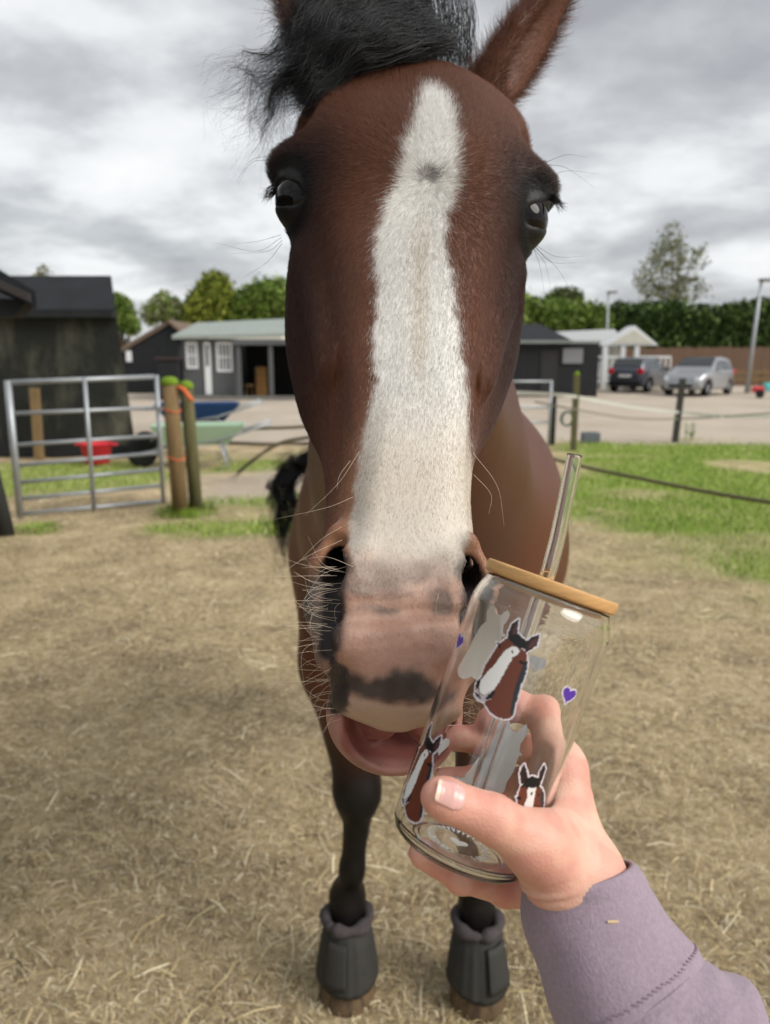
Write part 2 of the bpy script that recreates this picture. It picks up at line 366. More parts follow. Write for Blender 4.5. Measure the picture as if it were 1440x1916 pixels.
# ------------------------------------------------------------------ straw and grass (nobody could count it)
def blades(name, x, y, ln, wd, lift, cols, m, upright, label, cat):
    n = len(x); a = rng.uniform(0, 2 * np.pi, n); d = np.stack([np.cos(a), np.sin(a), np.zeros(n)], -1); s = np.stack([-np.sin(a), np.cos(a), np.zeros(n)], -1)
    c = np.stack([x, y, np.full(n, -0.004)], -1)
    if upright:
        lean = rng.uniform(0.1, 0.9, n)[:, None]; tip = c + d * ln[:, None] * lean * 0.7 + np.array([0, 0, 1]) * ln[:, None]
        v = np.stack([c - s * wd[:, None], c + s * wd[:, None], tip], 1).reshape(-1, 3); f = np.arange(3 * n).reshape(-1, 3); cv = np.repeat(cols, 3, 0)
    else:
        z = np.array([0, 0, 1.]); z0 = rng.uniform(0.000, lift, n)[:, None]; z1 = rng.uniform(-0.002, lift * 1.6, n)[:, None]
        bend = s * (rng.normal(0, 0.05, n) * ln)[:, None]
        p0 = c - d * ln[:, None] / 2 + z * z0; p2 = c + d * ln[:, None] / 2 + z * z1; p1 = c + bend + z * (np.maximum(z0, z1) + 0.004)
        w_ = s * wd[:, None] + z * (rng.normal(0, 0.4, n) * wd)[:, None]
        v = np.stack([p0 - w_, p0 + w_, p1 - w_, p1 + w_, p2 - w_, p2 + w_], 1).reshape(-1, 3)
        k = np.arange(n)[:, None] * 6; f = np.vstack([k + np.array([[0, 1, 3, 2]]), k + np.array([[2, 3, 5, 4]])]); cv = np.repeat(cols, 6, 0)
    o = npmesh(name, v, f, m, None, False, cv); return tag(o, label, cat, kind='stuff')
straw_m = mat('straw', (0.5, 0.4, 0.2), rough=0.6, spec=0.25, attr='col'); grass_m = mat('grass', (0.1, 0.2, 0.03), rough=0.6, spec=0.2, attr='col')
pal = np.array([S(242, 230, 196), S(218, 198, 152), S(190, 168, 126), S(140, 120, 90), S(230, 216, 184), S(198, 186, 138), S(84, 72, 56)])
n = 250000; yy = 0.55 + 7.6 * rng.random(n) ** 1.35; xx = rng.uniform(-0.85, 0.85, n) * (yy + 0.5)
zg, zv, _ = zone(xx, yy); keep = rng.random(n) > zg * 0.75 + 0.2 * sst(0.45, 0.6, vnoise(np.stack([xx, yy, 0 * xx], -1), 2.5, 9)); xx, yy = xx[keep], yy[keep]; n = len(xx)
big = rng.random(n) < 0.03
blades('straw', xx, yy, np.where(big, rng.uniform(0.05, 0.13, n), rng.uniform(0.010, 0.042, n)), np.where(big, rng.uniform(0.0007, 0.0016, n), rng.uniform(0.0003, 0.0009, n)) * (0.8 + yy * 0.18), 0.009,
       pal[rng.choice(7, n, p=[.12, .22, .22, .18, .12, .08, .06])] * rng.uniform(0.65, 1.1, n)[:, None], straw_m, False, 'loose dry straw and hay stems littering the paddock', 'straw')
n = 200000; yy = 2.2 + 12.0 * rng.random(n) ** 0.9; xx = rng.uniform(-0.62, 0.72, n) * (yy + 0.6); zg, zv, _ = zone(xx, yy)
keep = rng.random(n) < (zg - 0.25) * 0.95; xx, yy = xx[keep], yy[keep]; n = len(xx)
gp_ = np.array([S(128, 156, 60), S(156, 182, 80), S(112, 136, 54), S(188, 196, 116), S(214, 206, 154)])
blades('grass', xx, yy, rng.uniform(0.02, 0.06, n), rng.uniform(0.003, 0.007, n), 0, gp_[rng.choice(5, n, p=[.3, .28, .2, .14, .08])] * rng.uniform(0.75, 1.15, n)[:, None], grass_m, True, 'short green grass in patches over the paddock edge', 'grass')

# ------------------------------------------------------------------ buildings
M = {}
M['tar'] = mat('black_tarred_board', S(40, 42, 39), rough=0.75, var=0.4, vscale=1.6, col2=S(100, 99, 84), thr=(0.48, 0.76), bump=0.4, bscale=12, stretch=(1, 1, 0.45))
M['tar2'] = mat('black_felt', S(38, 41, 44), rough=0.8, var=0.25, vscale=4)
M['black'] = mat('black_timber', S(36, 38, 40), rough=0.8, var=0.3, vscale=5)
M['brownroof'] = mat('brown_tiles', S(112, 96, 82), rough=0.9, var=0.2, vscale=6, bump=0.4, bscale=14)
M['cream'] = mat('cream_render', S(206, 204, 190), rough=0.85, var=0.1, vscale=3)
M['greywall'] = mat('grey_painted_board', S(92, 94, 96), rough=0.75, var=0.12, vscale=4)
M['greyroof'] = mat('grey_green_felt', S(150, 158, 152), rough=0.85, var=0.12, vscale=3)
M['white'] = mat('white_paint', S(228, 230, 230), rough=0.6, var=0.05, vscale=5)
M['pane'] = mat('window_pane', S(60, 66, 70), rough=0.1, spec=0.6)
M['dark'] = mat('painted_shade_dark', S(34, 34, 34), rough=0.9)  # shade of recesses put into a near-black colour
M['plinth'] = mat('concrete', S(120, 118, 112), rough=0.9, var=0.2, vscale=6)
M['wood'] = mat('weathered_timber', S(126, 104, 72), rough=0.85, var=0.35, vscale=5, stretch=(6, 6, 0.7), bump=0.4, bscale=30)
M['woodg'] = mat('green_stained_timber', S(96, 92, 62), rough=0.85, var=0.35, vscale=5, stretch=(6, 6, 0.7), bump=0.4, bscale=30)
M['galv'] = mat('galvanised_steel', S(168, 172, 176), rough=0.45, metal=0.55, var=0.15, vscale=9)
M['moss'] = mat('moss', S(112, 140, 40), rough=0.95, var=0.4, vscale=60, bump=0.8, bscale=90)
M['twine'] = mat('orange_twine', S(222, 112, 70), rough=0.7)
M['bale'] = mat('hay_bale', S(150, 116, 72), rough=0.95, var=0.4, vscale=18, bump=0.6, bscale=40)
M['bfence'] = mat('brown_fence_board', S(110, 88, 72), rough=0.85, var=0.25, vscale=3, stretch=(4, 1, 0.5))

# tarred shed behind the gate
y0, y1 = 11.6, 16.0
t_ = thing('tarred_shed', 'long black tarred shed with weathered patchy wall behind the metal gate', 'shed', (-5.0, y0, 0))
def fr(px, py, y): return Y(px, py, y)
zw = fr(200, 578, y0)[2]; zr = fr(200, 516, y0 + 0.5)[2]; xb = fr(255, 830, y0)[0]; xt = fr(216, 578, y0)[0]
MB().prism([(-9.5, y0, -0.05), (xb, y0, -0.05), (xt, y0, zw), (-9.5, y0, zw)], (0, 0, 0), (-1.75, y1 - y0, 0)).build('wall', M['tar'], t_)
xr = fr(208, 518, y0 + 0.5)[0]
MB().add([(-9.6, y0 - 0.14, zw - 0.02), (xt + 0.05, y0 - 0.14, zw - 0.02), (xt - 1.75, y1, zw - 0.02), (-11.6, y1, zw - 0.02), (-9.6, y0 + 0.5, zr), (xr, y0 + 0.5, zr), (xr - 1.7, y1 - .4, zr), (-11.6, y1 - .4, zr)], [[0, 1, 5, 4], [1, 2, 6, 5], [2, 3, 7, 6], [3, 0, 4, 7], [4, 5, 6, 7], [3, 2, 1, 0]]).build('roof', M['tar2'], t_)
MB().box((-9.6, y0 - 0.2, zw - 0.13), (xt + 0.02, y0 - 0.03, zw - 0.03)).build('fascia', M['black'], t_)
MB().box((-9.5, y0 - 0.10, 0.0), (xb - 0.05, y0 - 0.002, 0.16)).build('base_board', M['black'], t_)

# stable roof corner that juts in beside the shed
o_ = fr(0, 560, 5.2)
t_ = thing('stable_roof', 'black overhanging stable roof corner with grey bargeboard jutting out above the shed', 'roof', (o_[0] - 1.2, 5.2, 0))
a = fr(66, 545, 5.2); bq = fr(0, 505, 5.2); c_ = fr(0, 592, 5.2); u = a - bq
MB().prism([bq - u * 2, a, a + (0, 0, -0.10), c_ - u * 2 + (0, 0, 0.1)], (0, 0, 0), (-.1, .22, 0)).build('roof_slab', M['tar2'], t_)
MB().prism([bq - u * 2 + (0, 0, -0.13), a + (-0.03, 0, -0.02), a + (-0.03, 0, -0.07), bq - u * 2 + (0, 0, -0.19)], (0, -0.03, 0), (0, -0.005, 0)).build('bargeboard', mat('grey_bargeboard', S(66, 62, 60), rough=.8), t_)
MB().prism([c_ + (-1.5, 0, -0.03), fr(20, 592, 5.2), fr(45, 560, 5.2), c_ + (-1.5, 0, 0.2)], (0, 0.05, 0), (0, 0.2, 0)).build('rafter', M['black'], t_)
xw = o_[0] - .45
MB().box((xw - 3.0, -3.0, -.02), (xw, 5.0, 2.02)).build('wall', M['tar'], t_)
MB().prism([(xw + .22, -3.2, 1.93), (xw + .22, -3.2, 2.03), (xw - 1.6, -3.2, 2.95), (xw - 3.3, -3.2, 2.1), (xw - 3.3, -3.2, 2.02)], (0, 0, 0), (0, 8.3, 0)).build('roof', M['tar2'], t_)

# far barn with brown roof
yb = 33.0
t_ = thing('barn', 'black barn with brown tiled roof between the shed and the cream building', 'barn', (fr(285, 700, yb)[0], yb, 0))
A, B_, C_, D_ = fr(240, 650, yb), fr(316, 598, yb), fr(338, 625, yb), fr(338, 730, yb)
MB().prism([(A[0] - .3, yb, -0.1), (D_[0], yb, -0.1), (D_[0], yb, C_[2]), (B_[0], yb, B_[2] - 0.1), (A[0] - .3, yb, A[2] - 0.3)], (0, 0, 0), (0, 6, 0)).build('wall', M['black'], t_)
MB().prism([(A[0] - 1.6, yb, A[2] - 0.7), (B_[0], yb, B_[2]), (B_[0], yb, B_[2] - .12), (A[0] - 1.6, yb, A[2] - 0.82)], (0, 0.9, 0), (0, 6.2, 0)).prism([(B_[0], yb, B_[2]), (C_[0] + .3, yb, C_[2] - .1), (C_[0] + .3, yb, C_[2] - .22), (B_[0], yb, B_[2] - .12)], (0, -0.2, 0), (0, 6.2, 0)).build('roof', M['brownroof'], t_)
MB().prism([(A[0] - 1.6, yb, A[2] - 0.72), (B_[0], yb, B_[2]-.02), (B_[0], yb, B_[2] - .2), (A[0] - 1.6, yb, A[2] - 0.95)], (0, -0.1, 0), (0, 0.88, 0)).build('verge', M['brownroof'], t_)
MB().box((A[0] - .1, yb - .08, 1.3), (A[0] + .12, yb - .005, 1.75)).build('lamp', M['white'], t_)
# cream building behind
yc = 37.0
t_ = thing('cream_outbuilding', 'plain cream flat roofed outbuilding behind the grey stable', 'building', (fr(380, 700, yc)[0], yc, 0))
A, B_ = fr(314, 613, yc), fr(470, 740, yc)
MB().box((A[0], yc, -0.1), (B_[0] + 1.5, yc + 4, A[2])).build('wall', M['cream'], t_)
MB().box((A[0] - .1, yc - .1, A[2] + .002), (B_[0] + 1.6, yc + 4.1, A[2] + .1)).build('roof', M['greyroof'], t_)
# dark crates / trailer in front of the barn
yd = 27.5
t_ = thing('dark_feed_bin', 'dark lidded feed bin standing in front of the far barn', 'bin', (fr(312, 730, yd)[0], yd, 0))
A, B_ = fr(292, 668, yd), fr(334, 730, yd)
MB().box((A[0], yd, 0), (B_[0], yd + 0.8, A[2] - .12), ).build('bin_body', M['black'], t_, bevel=0.02)
MB().box((A[0] - .06, yd - .05, A[2] - .118), (B_[0] + .06, yd + .85, A[2])).build('lid', mat('maroon_lid', S(58, 48, 46), rough=.7), t_, bevel=.02)

# grey stable with white windows
ys = 28.0
t_ = thing('grey_stable', 'grey timber stable with white paned windows, white door and open porch', 'stable', (fr(430, 745, ys)[0], ys, 0))
def rect(x0, y0_, x1, y1_, y): a = fr(x0, y0_, y); b_ = fr(x1, y1_, y); return a[0], b_[0], b_[2], a[2]
xl = fr(345, 740, ys)[0]; xm = fr(442, 740, ys)[0]; xe = fr(640, 740, ys)[0]; ze = fr(400, 634, ys)[2]
MB().box((xl, ys, -0.1), (xm, ys + 3.2, ze)).build('front_wall', M['greywall'], t_)
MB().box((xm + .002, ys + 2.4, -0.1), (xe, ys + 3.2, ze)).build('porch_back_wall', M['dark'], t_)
MB().box((xe - .9, ys, -0.1), (xe, ys + 2.398, ze)).build('porch_end_wall', M['greywall'], t_)
zr = fr(500, 608, ys + 2.5)[2] + .1
MB().add([(xl - .25, ys - .35, ze - .02), (xe + .2, ys - .35, ze + .12), (xe + .2, ys + 3.4, zr + .2), (xl - .25, ys + 3.4, zr - .1), (xl - .25, ys - .35, ze + .10), (xe + .2, ys - .35, ze + .22), (xe + .2, ys + 3.4, zr + .3), (xl - .25, ys + 3.4, zr + .02)], [[3, 2, 1, 0], [4, 5, 6, 7], [0, 1, 5, 4], [1, 2, 6, 5], [2, 3, 7, 6], [3, 0, 4, 7]]).build('roof', M['greyroof'], t_)
MB().box((xm, ys - .37, ze - .22), (xe, ys - .30, ze - .03)).build('porch_beam', M['greywall'], t_)
for px in (443, 503):
    x = fr(px, 700, ys - .3)[0]; MB().box((x, ys - .3, 0), (x + .14, ys - .16, ze - .221)).build('porch_post', M['greywall'], t_)
MB().box((xl - .1, ys - .5, 0.0), (xe, ys - .01, 0.12)).build('step', M['plinth'], t_)
def window(parent, x0, x1, z0, z1, y, nx, nz):
    f = MB(); b_ = .06
    f.box((x0, y - .05, z0), (x1, y - .003, z0 + b_)).box((x0, y - .05, z1 - b_), (x1, y - .003, z1)).box((x0, y - .05, z0 + b_), (x0 + b_, y - .003, z1 - b_)).box((x1 - b_, y - .05, z0 + b_), (x1, y - .003, z1 - b_))
    wn = f.build('window', M['white'], parent)
    dxw, dzw = (x1 - x0 - 2 * b_) / nx, (z1 - z0 - 2 * b_) / nz
    g = MB()
    for i in range(nx):
        for j in range(nz): MB().box((x0 + b_ + i * dxw + .025, y - .025, z0 + b_ + j * dzw + .025), (x0 + b_ + (i + 1) * dxw - .025, y - .004, z0 + b_ + (j + 1) * dzw - .025)).build('pane', M['pane'], wn)
    g.box((x0 + b_, y - .02, z0 + b_), (x1 - b_, y - .002, z1 - b_)).build('glazing_bars', M['white'], wn)
window(t_, *rect(347, 640, 371, 690, ys), ys, 3, 2)
window(t_, *rect(404, 640, 436, 696, ys), ys, 4, 2)
x0, x1, z0, z1 = rect(381, 640, 397, 738, ys)
d = MB().box((x0, ys - .06, z0), (x1, ys - .003, z1)).build('door', M['white'], t_)
MB().box((x0 + .07, ys - .075, z0 + 1.0), (x1 - .07, ys - .061, z1 - .1)).build('pane', M['pane'], d)
hb = thing('hay_bales', 'upright tan hay bale leaning in the open stable porch', 'hay bale', tuple(fr(487, 740, ys + 1.2)[:2]) + (0,))
x0, x1, z0, z1 = rect(478, 686, 500, 735, ys + 1.2)
bm_ = MB().box((x0, ys + 1, 0), (x1, ys + 1.5, z1)).build('bale', M['bale'], hb, bevel=.06)
for zz_ in (0.35, 0.7): MB().box((x0 - .004, ys + .996, zz_), (x1 + .004, ys + 1.504, zz_ + .012)).build('twine', M['twine'], bm_)
so = thing('small_stool', 'small brown stool standing in the open stable porch', 'stool', tuple(fr(465, 735, ys + .8)[:2]) + (0,))
c_ = fr(465, 735, ys + .8)
MB().lathe([(0.0, .5), (.2, .5), (.21, .47), (.2, .44), (0, .44)], (c_[0], c_[1], 0), 12).build('seat', M['wood'], so)
for k in range(3):
    a_ = k * 2.1; MB().tube([(c_[0] + .1 * math.cos(a_), c_[1] + .1 * math.sin(a_), .45), (c_[0] + .17 * math.cos(a_), c_[1] + .17 * math.sin(a_), 0)], .02, 6).build('leg', M['wood'], so)

# dark stable right of the horse
yk = 30.0
t_ = thing('dark_stable', 'low black stable with corrugated roof edge and grey shuttered window', 'stable', (fr(1040, 740, yk)[0], yk, 0))
xl = fr(870, 740, yk)[0]; xr = fr(1116, 740, yk)[0]; ze = fr(1040, 640, yk)[2]
MB().box((xl, yk, -.1), (xr, yk + 4, ze)).build('wall', M['black'], t_)
zp = fr(985, 606, yk + 2)[2]
MB().add([(xl - .1, yk - .25, ze), (xr - 1.0, yk - .25, ze), (xr - 1.0, yk + 4.2, ze), (xl - .1, yk + 4.2, ze), (xl - .1, yk + 2, zp), (xr - 1.9, yk + 2, zp)], [[0, 1, 5, 4], [1, 2, 5], [2, 3, 4, 5], [3, 0, 4], [3, 2, 1, 0]]).build('roof', M['tar2'], t_)
co = MB()
for k in range(46):
    x = xl + k * (xr - xl) / 46; co.box((x, yk - .3, ze - .06), (x + .07, yk - .251, ze + .06))
co.build('corrugated_edge', M['greyroof'], t_)
x0, x1, z0, z1 = rect(1053, 652, 1089, 680, yk)
wn = MB().box((x0, yk - .05, z0), (x1, yk - .003, z1)).build('window', mat('grey_shutter', S(128, 130, 132), rough=.6), t_)
MB().box((x0 - .05, yk - .04, z0 - .05), (x1 + .05, yk - .002, z0 - .002)).build('sill', M['black'], wn)
x0, x1, z0, z1 = rect(1012, 655, 1030, 738, yk); MB().box((x0, yk - .03, 0), (x1 + .2, yk - .002, z1)).build('door', mat('door_black', S(48, 46, 48), rough=.7), t_)

# white mobile home with veranda
yh = 38.0
t_ = thing('mobile_home', 'white mobile home with grey pitched roof, gabled veranda and white railings', 'mobile home', (fr(1120, 720, yh)[0], yh, 0))
xl, xg0, xg1 = fr(1040, 700, yh)[0], fr(1122, 700, yh)[0], fr(1204, 700, yh)[0]; ze = fr(1100, 642, yh)[2]; zp = fr(1160, 613, yh)[2]; xp = (xg0 + xg1) / 2 + .1
MB().box((xl, yh + .3, 0.5), (xg0 + .9, yh + 4, ze)).build('wall', M['white'], t_)
MB().box((xl, yh + .28, 0), (xg1, yh + 4, 0.498)).build('plinth', M['plinth'], t_)
MB().add([(xl - .2, yh, ze - .05), (xp, yh, ze - .05), (xp, yh + 4.2, ze - .05), (xl - .2, yh + 4.2, ze - .05), (xl - .2, yh + 2, zp - .15), (xp, yh + 2, zp)], [[0, 1, 5, 4], [1, 2, 5], [2, 3, 4, 5], [3, 0, 4], [3, 2, 1, 0]]).build('roof', mat('grey_roof_sheet', S(176, 178, 178), rough=.7), t_)
gbl = MB().prism([(xg0 - .15, yh, ze - .12), (xg1 + .2, yh, ze - .12), (xp, yh, zp + .05)], (0, -1.2, 0), (0, -.1, 0)).build('veranda_gable', M['white'], t_)
MB().prism([(xg0 + .1, yh, ze - .04), (xg1 - .05, yh, ze - .04), (xp, yh, zp - .14)], (0, -1.23, 0), (0, -1.203, 0)).build('gable_panel', M['cream'], gbl)
for px in (1131, 1164, 1190):
    x = fr(px, 680, yh - 1.1)[0]; MB().box((x - .1, yh - 1.15, 0), (x + .1, yh - .95, ze - .121)).build('veranda_post', M['white'], t_)
MB().box((fr(1142, 690, yh)[0], yh + .2, 0.6), (fr(1158, 690, yh)[0], yh + .298, ze - .3)).build('door', M['cream'], t_)
x0, x1, z0, z1 = rect(1118, 648, 1130, 675, yh + .3); MB().box((x0, yh + .25, z0), (x1, yh + .298, z1)).build('window', M['pane'], t_)
for px0, px1 in ((1116, 1164), (1190, 1254)):
    xa, xb_ = fr(px0, 690, yh - 1.1)[0], fr(px1, 690, yh - 1.1)[0]
    zt = fr(1220, 666, yh - 1.1)[2]
    MB().box((xa, yh - 1.1, zt - .1), (xb_, yh - 1.0, zt)).build('top_rail', M['white'], t_); MB().box((xa, yh - 1.1, .35), (xb_, yh - 1.0, .45)).build('bottom_rail', M['white'], t_)
    n_ = int((xb_ - xa) / .22)
    for k in range(n_ + 1): MB().box((xa + k * (xb_ - xa) / n_ - .03, yh - 1.08, .45), (xa + k * (xb_ - xa) / n_ + .03, yh - 1.02, zt - .1)).build('baluster', M['white'], t_)
MB().box((fr(1117, 690, yh)[0], yh - 1.0, 0), (fr(1254, 690, yh)[0], yh + .27, .34)).build('deck', mat('pale_stone_deck', S(186, 182, 172), rough=.9, var=.3, vscale=3), t_)

# brown board fence in front of the hedge: boards one by one
yf = 42.0
t_ = thing('board_fence', 'long brown vertical board fence running along the foot of the hedge', 'fence', (fr(1320, 690, yf)[0], yf, 0))
zt = fr(1300, 650, yf)[2]; xa, xb_ = fr(1150, 680, yf)[0], fr(1500, 680, yf)[0]; n_ = 60; me = None
for k in range(n_):
    if me is None: me = MB().box((0, 0, 0), ((xb_ - xa) / n_ * .94, .03, 1)).mesh('board'); me.materials.append(M['bfence'])
    o = bpy.data.objects.new('board', me); COL.objects.link(o); o.parent = t_; o.location = (xa + k * (xb_ - xa) / n_ - t_.location.x, random.uniform(-.01, .01), 0); o.scale = (1, 1, zt + random.uniform(-.06, .05))
MB().box((xa, yf + .031 + .01, zt * .3), (xb_, yf + .1, zt * .36)).box((xa, yf + .041, zt * .75), (xb_, yf + .1, zt * .81)).build('rails', M['bfence'], t_)

# low post and rail fence at the right edge
yr = 33.0
t_ = thing('rail_fence', 'weathered low post and rail fence beside the parked silver car', 'fence', (fr(1420, 720, yr)[0], yr, 0))
for px in (1400, 1425, 1450): x = fr(px, 700, yr)[0]; MB().box((x, yr, 0), (x + .14, yr + .14, fr(px, 690, yr)[2])).build('post', M['wood'], t_)
for py in (694, 707): z = fr(1420, py, yr)[2]; MB().box((fr(1330, 700, yr)[0], yr - .06, z - .12), (fr(1480, 700, yr)[0], yr - .002, z)).build('rail', M['wood'], t_)

# ------------------------------------------------------------------ trees, hedges
leaf_m = mat('leaf', (0.05, 0.1, 0.02), rough=0.65, spec=0.2, attr='col'); bark_m = mat('bark', S(92, 80, 66), rough=.9, var=.3, vscale=10)
def leaves(blobs, n, size, cols, gap=0.5, seed=1):
    """leaf faces through the volume of ellipsoid blobs [(c, r)], thinned into clumps"""
    r_ = np.random.default_rng(seed); vol = np.array([np.prod(b[1]) for b in blobs]); k = r_.choice(len(blobs), n, p=vol / vol.sum())
    d = r_.normal(size=(n, 3)); d /= np.linalg.norm(d, axis=1)[:, None]; rad = r_.random(n) ** 0.28
    c = np.array([b[0] for b in blobs])[k]; rr = np.array([b[1] for b in blobs])[k]
    p = c + d * rad[:, None] * rr * (1 + 0.25 * r_.normal(size=(n, 1)) * 0.5)
    cl = vnoise(p, 1.1 / max(0.3, float(np.mean(vol) ** (1 / 3)) * 0.35), seed); keep = cl > gap - r_.random(n) * 0.35; p = p[keep]; cl = cl[keep]; n = len(p)
    a = r_.normal(size=(n, 3)); a /= np.linalg.norm(a, axis=1)[:, None]; b_ = np.cross(a, r_.normal(size=(n, 3))); b_ /= np.linalg.norm(b_, axis=1)[:, None]
    s = (size * r_.uniform(0.6, 1.3, n))[:, None]
    v = np.stack([p - a * s, p + b_ * s * .5, p + a * s, p - b_ * s * .5], 1).reshape(-1, 3)
    col = np.array(cols)[r_.choice(len(cols), n)] * (0.75 + 0.5 * cl)[:, None]
    return v, np.arange(4 * n).reshape(-1, 4), np.repeat(col, 4, 0)
def tree(name, label, base, h, blobs, n, size, cols, gap, seed, group='trees beyond the yard', trunk_r=.18):
    t_ = thing(name, label, 'tree', base, 0, group); b0 = np.array(base)
    trk = MB().tube([b0 + (0, 0, -.1), b0 + (.05, 0, h * .35), b0 + (0, .05, h * .7), b0 + (.05, 0, h * .95)], [trunk_r, trunk_r * .8, trunk_r * .5, trunk_r * .15], 8)
    for k in range(9):
        bl = blobs[k % len(blobs)]; z = h * random.uniform(.3, .75); tgt = np.array(bl[0]) + np.array(bl[1]) * [random.uniform(-.5, .5), random.uniform(-.5, .5), random.uniform(0, .5)]
        trk.tube([b0 + (0, 0, z), (b0 + (0, 0, z) + tgt) / 2 + (0, 0, -.1), tgt], [trunk_r * .4, trunk_r * .25, trunk_r * .06], 5)
    trk.build('trunk', bark_m, t_, True)
    v, f, c = leaves(blobs, n, size, cols, gap, seed); npmesh('crown', v, f, leaf_m, t_, False, c); return t_
OL = [S(98, 112, 36), S(122, 132, 46), S(74, 88, 30), S(144, 150, 62)]; GR = [S(92, 116, 44), S(116, 140, 58), S(70, 92, 34), S(140, 156, 84)]; DK = [S(56, 76, 38), S(76, 98, 46), S(42, 60, 30), S(96, 116, 58)]; PALE = [S(126, 128, 92), S(150, 150, 116), S(104, 108, 74)]
def bl(px, py, y, rx, rz, ry=None): c = Y(px, py, y); return (c, (rx, ry or rx, rz))
yt = 52.0
def bs(px, y): p = Y(px, 690, y); return (p[0], y, 0)
tree('conifer_tree', 'olive green cone shaped conifer rising behind the grey stable', bs(396, yt), 6.5, [bl(396, 590, yt, 1.7, 1.7), bl(400, 560, yt, 1.45, 1.3), bl(404, 535, yt, .95, 1.0), bl(366, 590, yt, 1.0, 1.2), bl(425, 588, yt, 1.0, 1.3)], 16000, .16, OL, .25, 3)
tree('broadleaf_tree', 'rounded bright green tree rising over the grey stable porch', bs(492, yt), 6, [bl(480, 575, yt, 1.6, 1.4), bl(510, 560, yt, 1.7, 1.3), bl(450, 592, yt, 1.2, 1.0), bl(560, 575, yt, 1.8, 1.3)], 15000, .16, GR, .25, 4)
tree('feathery_tree', 'thin feathery pale tree standing behind the far barn', bs(308, yt), 5, [bl(308, 578, yt, 1.2, 1.0), bl(330, 590, yt, 1.0, .9), bl(285, 590, yt, .8, .7), bl(306, 555, yt, .4, .5)], 4200, .13, PALE[:2] + GR[:2], .45, 5)
tree('scrubby_tree', 'scrubby little tree showing beside the corner of the tarred shed', bs(232, 40), 4, [bl(232, 590, 40, .6, .9), bl(245, 610, 40, .5, .5), bl(222, 570, 40, .5, .6)], 3000, .11, GR, .42, 6)
tree('far_sapling', 'tiny leafless sapling top poking above the tarred shed roof', bs(80, 30), 4.5, [bl(80, 508, 30, .28, .3), bl(76, 530, 30, .3, .4)], 260, .07, PALE, .35, 7, trunk_r=.06)

tree('birch_tree', 'tall sparse birch tree towering over the hedge', bs(1255, 60), 11, [bl(1225, 520, 60, 1.5, 1.6), bl(1250, 480, 60, 1.5, 1.5), bl(1255, 445, 60, .9, 1.2), bl(1292, 488, 60, 1.2, .9), bl(1285, 540, 60, 1.5, 1.2), bl(1205, 525, 60, .9, .7), bl(1310, 468, 60, .6, .5), bl(1245, 560, 60, 1.8, 1.2)], 5200, .14, PALE + [S(90, 98, 62)], .62, 8)
tree('distant_tree', 'distant rounded tree top showing above the light green hedge', bs(1055, 70), 6.5, [bl(1055, 558, 70, 1.6, .9), bl(1040, 566, 70, 1.0, .6)], 3000, .17, DK + PALE[:1], .3, 9)
def hedge(name, label, x0, x1, y, top, cols, seed, n):
    xa, xb_ = Y(x0, 650, y)[0], Y(x1, 650, y)[0]; t_ = thing(name, label, 'hedge', ((xa + xb_) / 2, y, 0)); blobs = []
    r_ = np.random.default_rng(seed)
    for x in np.arange(xa, xb_, 1.1):
        px = 720 + 1440 * x / y; zt = Y(0, float(np.interp(px, [q[0] for q in top], [q[1] for q in top])), y)[2] + r_.normal(0, .15)
        blobs += [((x, y, zt - 1.0), (1.1, 1.1, 1.05)), ((x, y, zt * .35), (1.1, 1.2, zt * .4))]
    v, f, c = leaves(blobs, n, .17, cols, .2, seed); npmesh('foliage', v, f, leaf_m, t_, False, c)
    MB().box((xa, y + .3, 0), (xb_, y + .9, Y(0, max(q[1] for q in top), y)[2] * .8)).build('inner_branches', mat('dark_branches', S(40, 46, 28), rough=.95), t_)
hedge('light_hedge', 'pale green overgrown hedge rising behind the black stable', 900, 1135, 47, [(900, 550), (1000, 556), (1050, 560), (1090, 563), (1115, 582), (1135, 600)], GR, 11, 26000)
hedge('dark_hedge', 'tall dark green hedge running behind the parked cars', 1118, 1560, 49, [(1118, 578), (1150, 570), (1250, 570), (1350, 566), (1440, 562), (1560, 560)], DK, 12, 60000)
# weeds at the fence
def weed(label, base, h, n, seed):
    t_ = thing('weed_plant', label, 'plant', tuple(base)); r_ = np.random.default_rng(seed); b0 = np.array(base)
    for k in range(n):
        q = b0 + [r_.normal(0, .05), r_.normal(0, .04), 0]; tip = q + [r_.normal(0, .05), 0, h * r_.uniform(.5, 1)]
        st = MB().tube([q, (q + tip) / 2 + [.01, 0, 0], tip], [.006, .005, .002], 5).build('stem', grass_m2, t_)
        lf = MB()
        for j in range(10):
            c = q + (tip - q) * r_.uniform(.15, 1); a = r_.uniform(0, 6.28); d = np.array([math.cos(a), math.sin(a), .5]) * .06; s = np.array([-math.sin(a), math.cos(a), 0]) * .018
            lf.add([c, c + d * .5 + s, c + d, c + d * .5 - s], [[0, 1, 2, 3]])
        lf.build('leaves', grass_m2, st)
grass_m2 = mat('weed_green', S(110, 140, 56), rough=.7, var=.3, vscale=20)
weed('tall green weed clump growing by the middle wooden fence post', G(1293, 825), .36, 6, 1)

